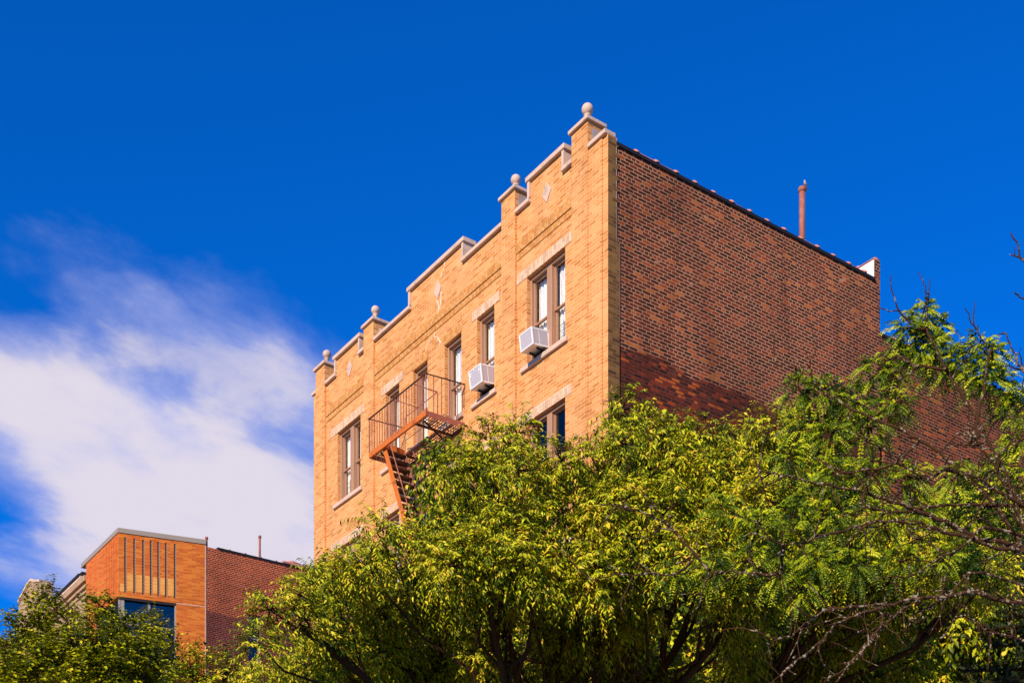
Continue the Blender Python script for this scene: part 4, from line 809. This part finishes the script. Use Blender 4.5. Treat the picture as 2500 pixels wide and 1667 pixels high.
MAPLE_LOBES = [(-8.81,21.56,8.26,0.19),(-8.52,20.93,7.61,0.27),(-8.58,21.02,7.26,0.26),(-8.22,20.74,7.99,0.2),(-8.08,20.3,7.45,0.23),(-8.32,20.99,7.2,0.31),(-8.34,21.57,8.34,0.19),(-7.78,20.21,7.46,0.3),(-7.69,20.03,7.08,0.28),(-7.78,20.84,8.46,0.22),(-7.81,20.98,8.08,0.34),(-7.5,20.04,7.44,0.23),(-7.81,20.96,7.38,0.24),(-7.64,21.13,8.91,0.22),(-7.66,21.12,8.46,0.27),(-7.22,19.93,7.72,0.26),(-7.37,20.44,7.53,0.26),(-7.36,21.0,8.82,0.19),(-7.28,20.93,8.26,0.26),(-7.06,20.23,7.66,0.3),(-6.86,19.74,7.18,0.23),(-7.33,21.6,8.79,0.2),(-6.82,20.17,7.89,0.24),(-7.12,21.09,7.76,0.29),(-6.66,19.61,7.0,0.26),(-6.7,20.63,8.62,0.17),(-6.59,20.19,7.97,0.27),(-6.51,19.86,7.47,0.28),(-6.36,20.32,8.59,0.2),(-6.28,20.01,8.02,0.29),(-6.38,20.39,7.84,0.24),(-6.35,20.25,7.37,0.3),(-6.46,20.43,7.04,0.29),(-6.21,20.56,8.45,0.18),(-6.43,21.34,8.22,0.28),(-6.03,19.88,7.46,0.27),(-6.01,19.94,7.08,0.25),(-6.24,21.44,8.61,0.21),(-5.83,20.06,7.72,0.28),(-6.01,20.82,7.58,0.31),(-5.79,19.88,6.96,0.25),(-5.78,20.87,8.52,0.18),(-5.64,20.28,7.87,0.27),(-5.85,21.08,7.74,0.28),(-5.69,20.6,7.23,0.25),(-5.64,21.03,8.39,0.23),(-5.69,21.27,7.96,0.34),(-5.62,20.96,7.55,0.28),(-5.58,20.9,7.14,0.28),(-5.5,21.57,7.99,0.2),(-5.22,20.34,7.25,0.26),(-7.33,20.8,9.08,0.08),(-7.98,20.8,8.54,0.08)]
YOUNG_LOBES = [(-4.33,18.0,7.12,0.08),(-4.38,18.0,7.0,0.15),(-4.21,18.0,6.83,0.19),(-3.87,18.0,7.11,0.1),(-3.96,18.0,6.89,0.2),(-3.7,18.0,6.77,0.17),(-4.55,18.0,6.77,0.17),(-3.65,18.0,6.55,0.22),(-4.1,18.0,6.55,0.22),(-4.42,18.0,7.17,0.06)]


# large elm in front of the tan building
random.seed(11)
elm = empty('elm_tree', (0, 0, 0)); tag(elm, 'large yellow green tree whose crown fills the lower middle in front of the tan building', 'tree')
skeleton(elm, (.55, 14.9), 3.2, .17, ELM_LOBES, m_bark)
S, H, T = twig_cloud(ELM_LOBES, 2400, .19, 9, up=.25, shell=.3)
S2, H2, T2 = twig_cloud(ELM_BACK, 900, .26, 9, up=.25, shell=.2)
grow('crown', elm, S2, H2, T2, 8, .085, .040, m_leaf_elm, droop=.8, tint=(.45, .22))
grow('crown', elm, S, H, T, 13, .046, .0155, m_leaf_elm, droop=.8, tint=(.60, .24), fold=.32, curl=.30, leafdown=.40, twigmat=m_twig, sunny=1.9)

# honey locust at the right
loc_t = empty('locust_tree', (0, 0, 0)); tag(loc_t, 'feathery green locust tree with bare lichened branches at the right edge', 'tree')
random.seed(21)
mb = MB(); tx, ty = 4.35, 9.5
mb.tube([(tx, ty, 0), (tx - .05, ty, 2.2), (tx + .02, ty - .03, 4.4), (tx - .1, ty + .05, 6.2)], [.24, .19, .15, .08], 14); mb.build('trunk', m_barkl, loc_t)
lim = MB(); li_ = MB(); tw_ = lim
def smooth_path(pts, sub=4):
    P = [Vector(p) for p in pts]; out = []
    for i in range(len(P) - 1):
        p0, p1, p2, p3 = P[max(i - 1, 0)], P[i], P[i + 1], P[min(i + 2, len(P) - 1)]
        for k in range(sub):
            t = k / sub; out.append(.5 * ((2 * p1) + (p2 - p0) * t + (2 * p0 - 5 * p1 + 4 * p2 - p3) * t * t + (3 * p1 - p0 - 3 * p2 + p3) * t ** 3))
    return out + [P[-1]]
def lichen(p, r, big=False):
    for _ in range(random.choice([1, 2, 3]) + (2 if big else 0)):
        q = p + Vector([random.gauss(0, 1) for _ in range(3)]).normalized() * r * 1.05; s_ = random.uniform(.0035, .009) * (1.3 if big else 1)
        vs = []; n = 5
        for zz, rr in ((-1, .3), (-.4, 1), (.4, .9), (1, .3)):
            for k in range(n): a = 6.283 * k / n; vs.append(q + Vector((math.cos(a) * rr * s_ * random.uniform(.6, 1.4), math.sin(a) * rr * s_ * random.uniform(.6, 1.4), zz * s_ * .8)))
        li_.add(vs, [(i * n + k, i * n + (k + 1) % n, (i + 1) * n + (k + 1) % n, (i + 1) * n + k) for i in range(3) for k in range(n)] + [tuple(range(n))[::-1], tuple(range(3 * n, 4 * n))], False)
NODES = []
for li_i, (pts, r0, r1) in enumerate(sorted(LIMBS, key=lambda l: -l[1])):
    pts = list(pts)
    if r0 >= .034: pts = [(tx - .05, ty, pts[0][2] - .35)] + pts
    elif pts[0][0] > 3.2 and pts[0][1] < 9.65: pts = [(tx - .07, ty + .02, min(6.1, pts[0][2] - .45)), (tx - .3, (ty + pts[0][1]) / 2, pts[0][2] - .2)] + pts
    elif NODES:
        q = min(NODES, key=lambda p: (p - Vector(pts[0])).length)
        if (q - Vector(pts[0])).length < 1.6: pts = [tuple(q)] + pts
    sp = smooth_path(pts, 4); m_ = len(sp); L_ = sum((sp[i + 1] - sp[i]).length for i in range(m_ - 1))
    js = [p + Vector([random.gauss(0, .006) for _ in range(3)]) for p in sp]
    rk = .72 if r0 >= .034 else 1
    rad = [rk * (r0 + (r1 - r0) * (i / (m_ - 1)) ** .6) * random.uniform(.88, 1.15) for i in range(m_)]
    lim.tube(js, rad, 7, cap=False); NODES += js[2:]
    acc = 0
    for i in range(1, m_):
        d = (js[i] - js[i - 1]); acc += d.length
        for _ in range(2):
            if random.random() < .5 and js[i].z < 6.25 and js[i].x > .9: lichen(js[i].lerp(js[i - 1], random.random()), rad[i])
        if random.random() < .10 and js[i].z < 6.25: lichen(js[i], rad[i], True)
        if random.random() < (.72 if js[i].z < 6.1 else .10) and L_ > .35:      # spur twigs
            d2_ = (d.normalized() * random.uniform(.2, 1.0) + Vector((random.gauss(0, .55), random.gauss(0, .4), random.gauss(.1, .65)))).normalized(); ln = random.uniform(.06, .34)
            q = [js[i]]
            for k in range(4): d2_ = (d2_ + Vector([random.gauss(0, .25) for _ in range(3)])).normalized(); q.append(q[-1] + d2_ * ln / 4)
            tw_.tube(q, [.0065, .0055, .0045, .0035, .002], 5, cap=False)
            if js[i].z < 6.0 and random.random() < .5: lichen(q[random.randint(0, 3)], .006)
            if random.random() < .5:
                d3 = (d2_ + Vector([random.gauss(0, .7) for _ in range(3)])).normalized(); tw_.tube([q[2], q[2] + d3 * ln * .25, q[2] + d3 * ln * .5 + Vector((0, 0, random.uniform(-.01, .02)))], [.004, .003, .0015], 4, cap=False)
todo = [Vector(l[:3]) for l in LOCUST_LOBES]; rr_ = {tuple(Vector(l[:3])): l[3] for l in LOCUST_LOBES}; ordered = []
while todo:
    c, best = min(((c, min(NODES, key=lambda p: (p - c).length)) for c in todo), key=lambda t: (t[0] - t[1]).length)
    todo.remove(c); pp = branch_to(tw_, best, c, .008, .004, .05, 5, .06, 5); NODES += pp[2:]; ordered.append((c, rr_[tuple(c)]))
for c, r in ordered:
    for _ in range(4 if c.z < 6.4 else 2):
        d = Vector((random.gauss(0, 1), random.gauss(0, 1), random.gauss(.3, .8))).normalized(); branch_to(tw_, c, c + d * r * random.uniform(.5, .9), .004, .0025, .03, 3, .06, 4)
lim.build('branches', m_barkl, loc_t); li_.build('lichen', m_lich, loc_t)
def compound(lobes, per, RL, nlf, lfl, name, root, mat):
    S, H, T = twig_cloud(lobes, per, RL, nlf, up=.55, shell=.3, least=60); n = len(S); npair = nlf; u = (np.arange(npair) + .7) / npair; droop = 1.5
    P = S[:, None] + H[:, None] * (T[:, None] * u)[..., None] + np.array([0, 0, -1.]) * (droop * T[:, None] * u ** 2 * .5)[..., None]
    Dt = unit(H[:, None] + np.array([0, 0, -1.]) * (droop * u)[None, :, None]); sd_ = unit(np.cross(Dt, np.array([sv.x, sv.y, sv.z + .6]) + rng.normal(size=(n, 1, 3)) * .35)); Pn = unit(np.cross(sd_, Dt))
    out = []
    for sg in (1, -1):
        D = unit(sd_ * sg + Dt * .45 - Pn * .25 + rng.normal(size=(n, npair, 3)) * .08); out.append((P, D, Pn + rng.normal(size=P.shape) * .15))
    P_ = np.concatenate([o[0].reshape(-1, 3) for o in out]); D_ = np.concatenate([o[1].reshape(-1, 3) for o in out]); N_ = np.concatenate([o[2].reshape(-1, 3) for o in out])
    k = len(P_); env = np.tile(np.tile(.65 + .35 * np.sin(u * math.pi), n), 2); ls = lfl * env * rng.uniform(.85, 1.1, k)
    tn = np.tile(np.repeat(rng.normal(.50, .24, n), npair), 2) + rng.normal(0, .08, k)
    return leaf_mesh(name, P_, D_, N_, ls, ls * .42, np.clip(tn, 0, 1), mat, root, .12, .12, .5)
compound([(x, y, z, r * (.86 if z < 6.6 else 1.05)) for x, y, z, r in LOCUST_LOBES], 4600, .13, 11, .028, 'crown', loc_t, m_leaf_loc)

# maple like tree at the lower left
random.seed(31)
mp = empty('maple_tree', (0, 0, 0)); tag(mp, 'dark green tree at the lower left in front of the orange brick building', 'tree')
skeleton(mp, (-6.9, 21.2), 5.2, .2, MAPLE_LOBES, m_bark, sub=5)
backm = [(x, y + 1.1, z - .2, r * 1.2) for x, y, z, r in MAPLE_LOBES if random.random() < .5]
S, H, T = twig_cloud(MAPLE_LOBES, 1700, .22, 8, up=.5, shell=.3); S2, H2, T2 = twig_cloud(MAPLE_BACK, 500, .25, 8, up=.5)
grow('crown', mp, np.concatenate([S, S2]), np.concatenate([H, H2]), np.concatenate([T, T2]), 8, .060, .042, m_leaf_map, droop=.3, tint=(.60, .24), leafdown=.2, side=1.0, fold=.12)
yg = empty('young_tree', (0, 0, 0)); tag(yg, 'small lighter green tree below the red side wall of the orange brick building', 'tree')
skeleton(yg, (-4.1, 18.2), 4.8, .08, YOUNG_LOBES, m_bark, sub=5)
S, H, T = twig_cloud(YOUNG_LOBES, 1600, .24, 8, up=.7)
grow('crown', yg, S, H, T, 9, .060, .032, m_leaf_elm, droop=.4, tint=(.55, .22), leafdown=.3, twigmat=m_twig)

# spruce, low at the right
def spruce(x0, y0, h, label):
    M = NT('spruce_needle'); m = M.bsdf(M.mix(M.noise(M.obj(), 6, 3), (.030, .050, .016), (.085, .12, .04)), .7)
    root = empty('spruce_tree', (x0, y0, 0)); tag(root, label, 'tree')
    t = MB(); t.tube([(0, 0, 0), (0, 0, h * .5), (0, 0, h)], [.16, .09, .01], 10); b = t; sh = []
    random.seed(41); z = 1.2
    while z < h - .1:
        rr = (h - z) / h * 3.4 + .1; nb = 11
        for k in range(nb):
            a = 6.283 * (k + random.random() * .7) / nb; d = Vector((math.cos(a), math.sin(a), 0)); L = rr * random.uniform(.85, 1.1)
            tip = d * L + Vector((0, 0, z - .12 * L + .1)); st = Vector((0, 0, z)); b.bar(st, tip, .03)
            ns = max(3, int(L / .06))
            for i in range(ns):
                u = .30 + .70 * i / ns; p = st.lerp(tip, u); s_ = d.cross(Vector((0, 0, 1)))
                for sg in (-1, 1):
                    dd = (s_ * sg + d * random.uniform(.5, 1.0) + Vector((0, 0, random.uniform(-.15, .5)))).normalized(); sh.append((p, dd, random.uniform(.09, .19)))
            sh.append((tip, (d + Vector((0, 0, .5))).normalized(), .16))
        z += .24
    t.build('trunk', m_bark, root)
    P, D, L = [], [], []
    for p, d, l in sh:
        n = int(l / .0022); u = np.linspace(0, 1, n); rv = unit(rng.normal(size=(n, 3))); dv = np.array(d)
        P.append(np.array(p) + dv * (l * u)[:, None]); D.append(unit(rv + dv * .9)); L.append(np.full(n, .027))
    P = np.concatenate(P); D = np.concatenate(D); L = np.concatenate(L); k = len(P)
    leaf_mesh('crown', P, D, unit(rng.normal(size=(k, 3))), L, np.full(k, .0065), np.zeros(k), m, root, .05, .05, .5)
spruce(6.0, 14.0, 8.3, 'dark blue green spruce at the lower right corner behind the bare branches')
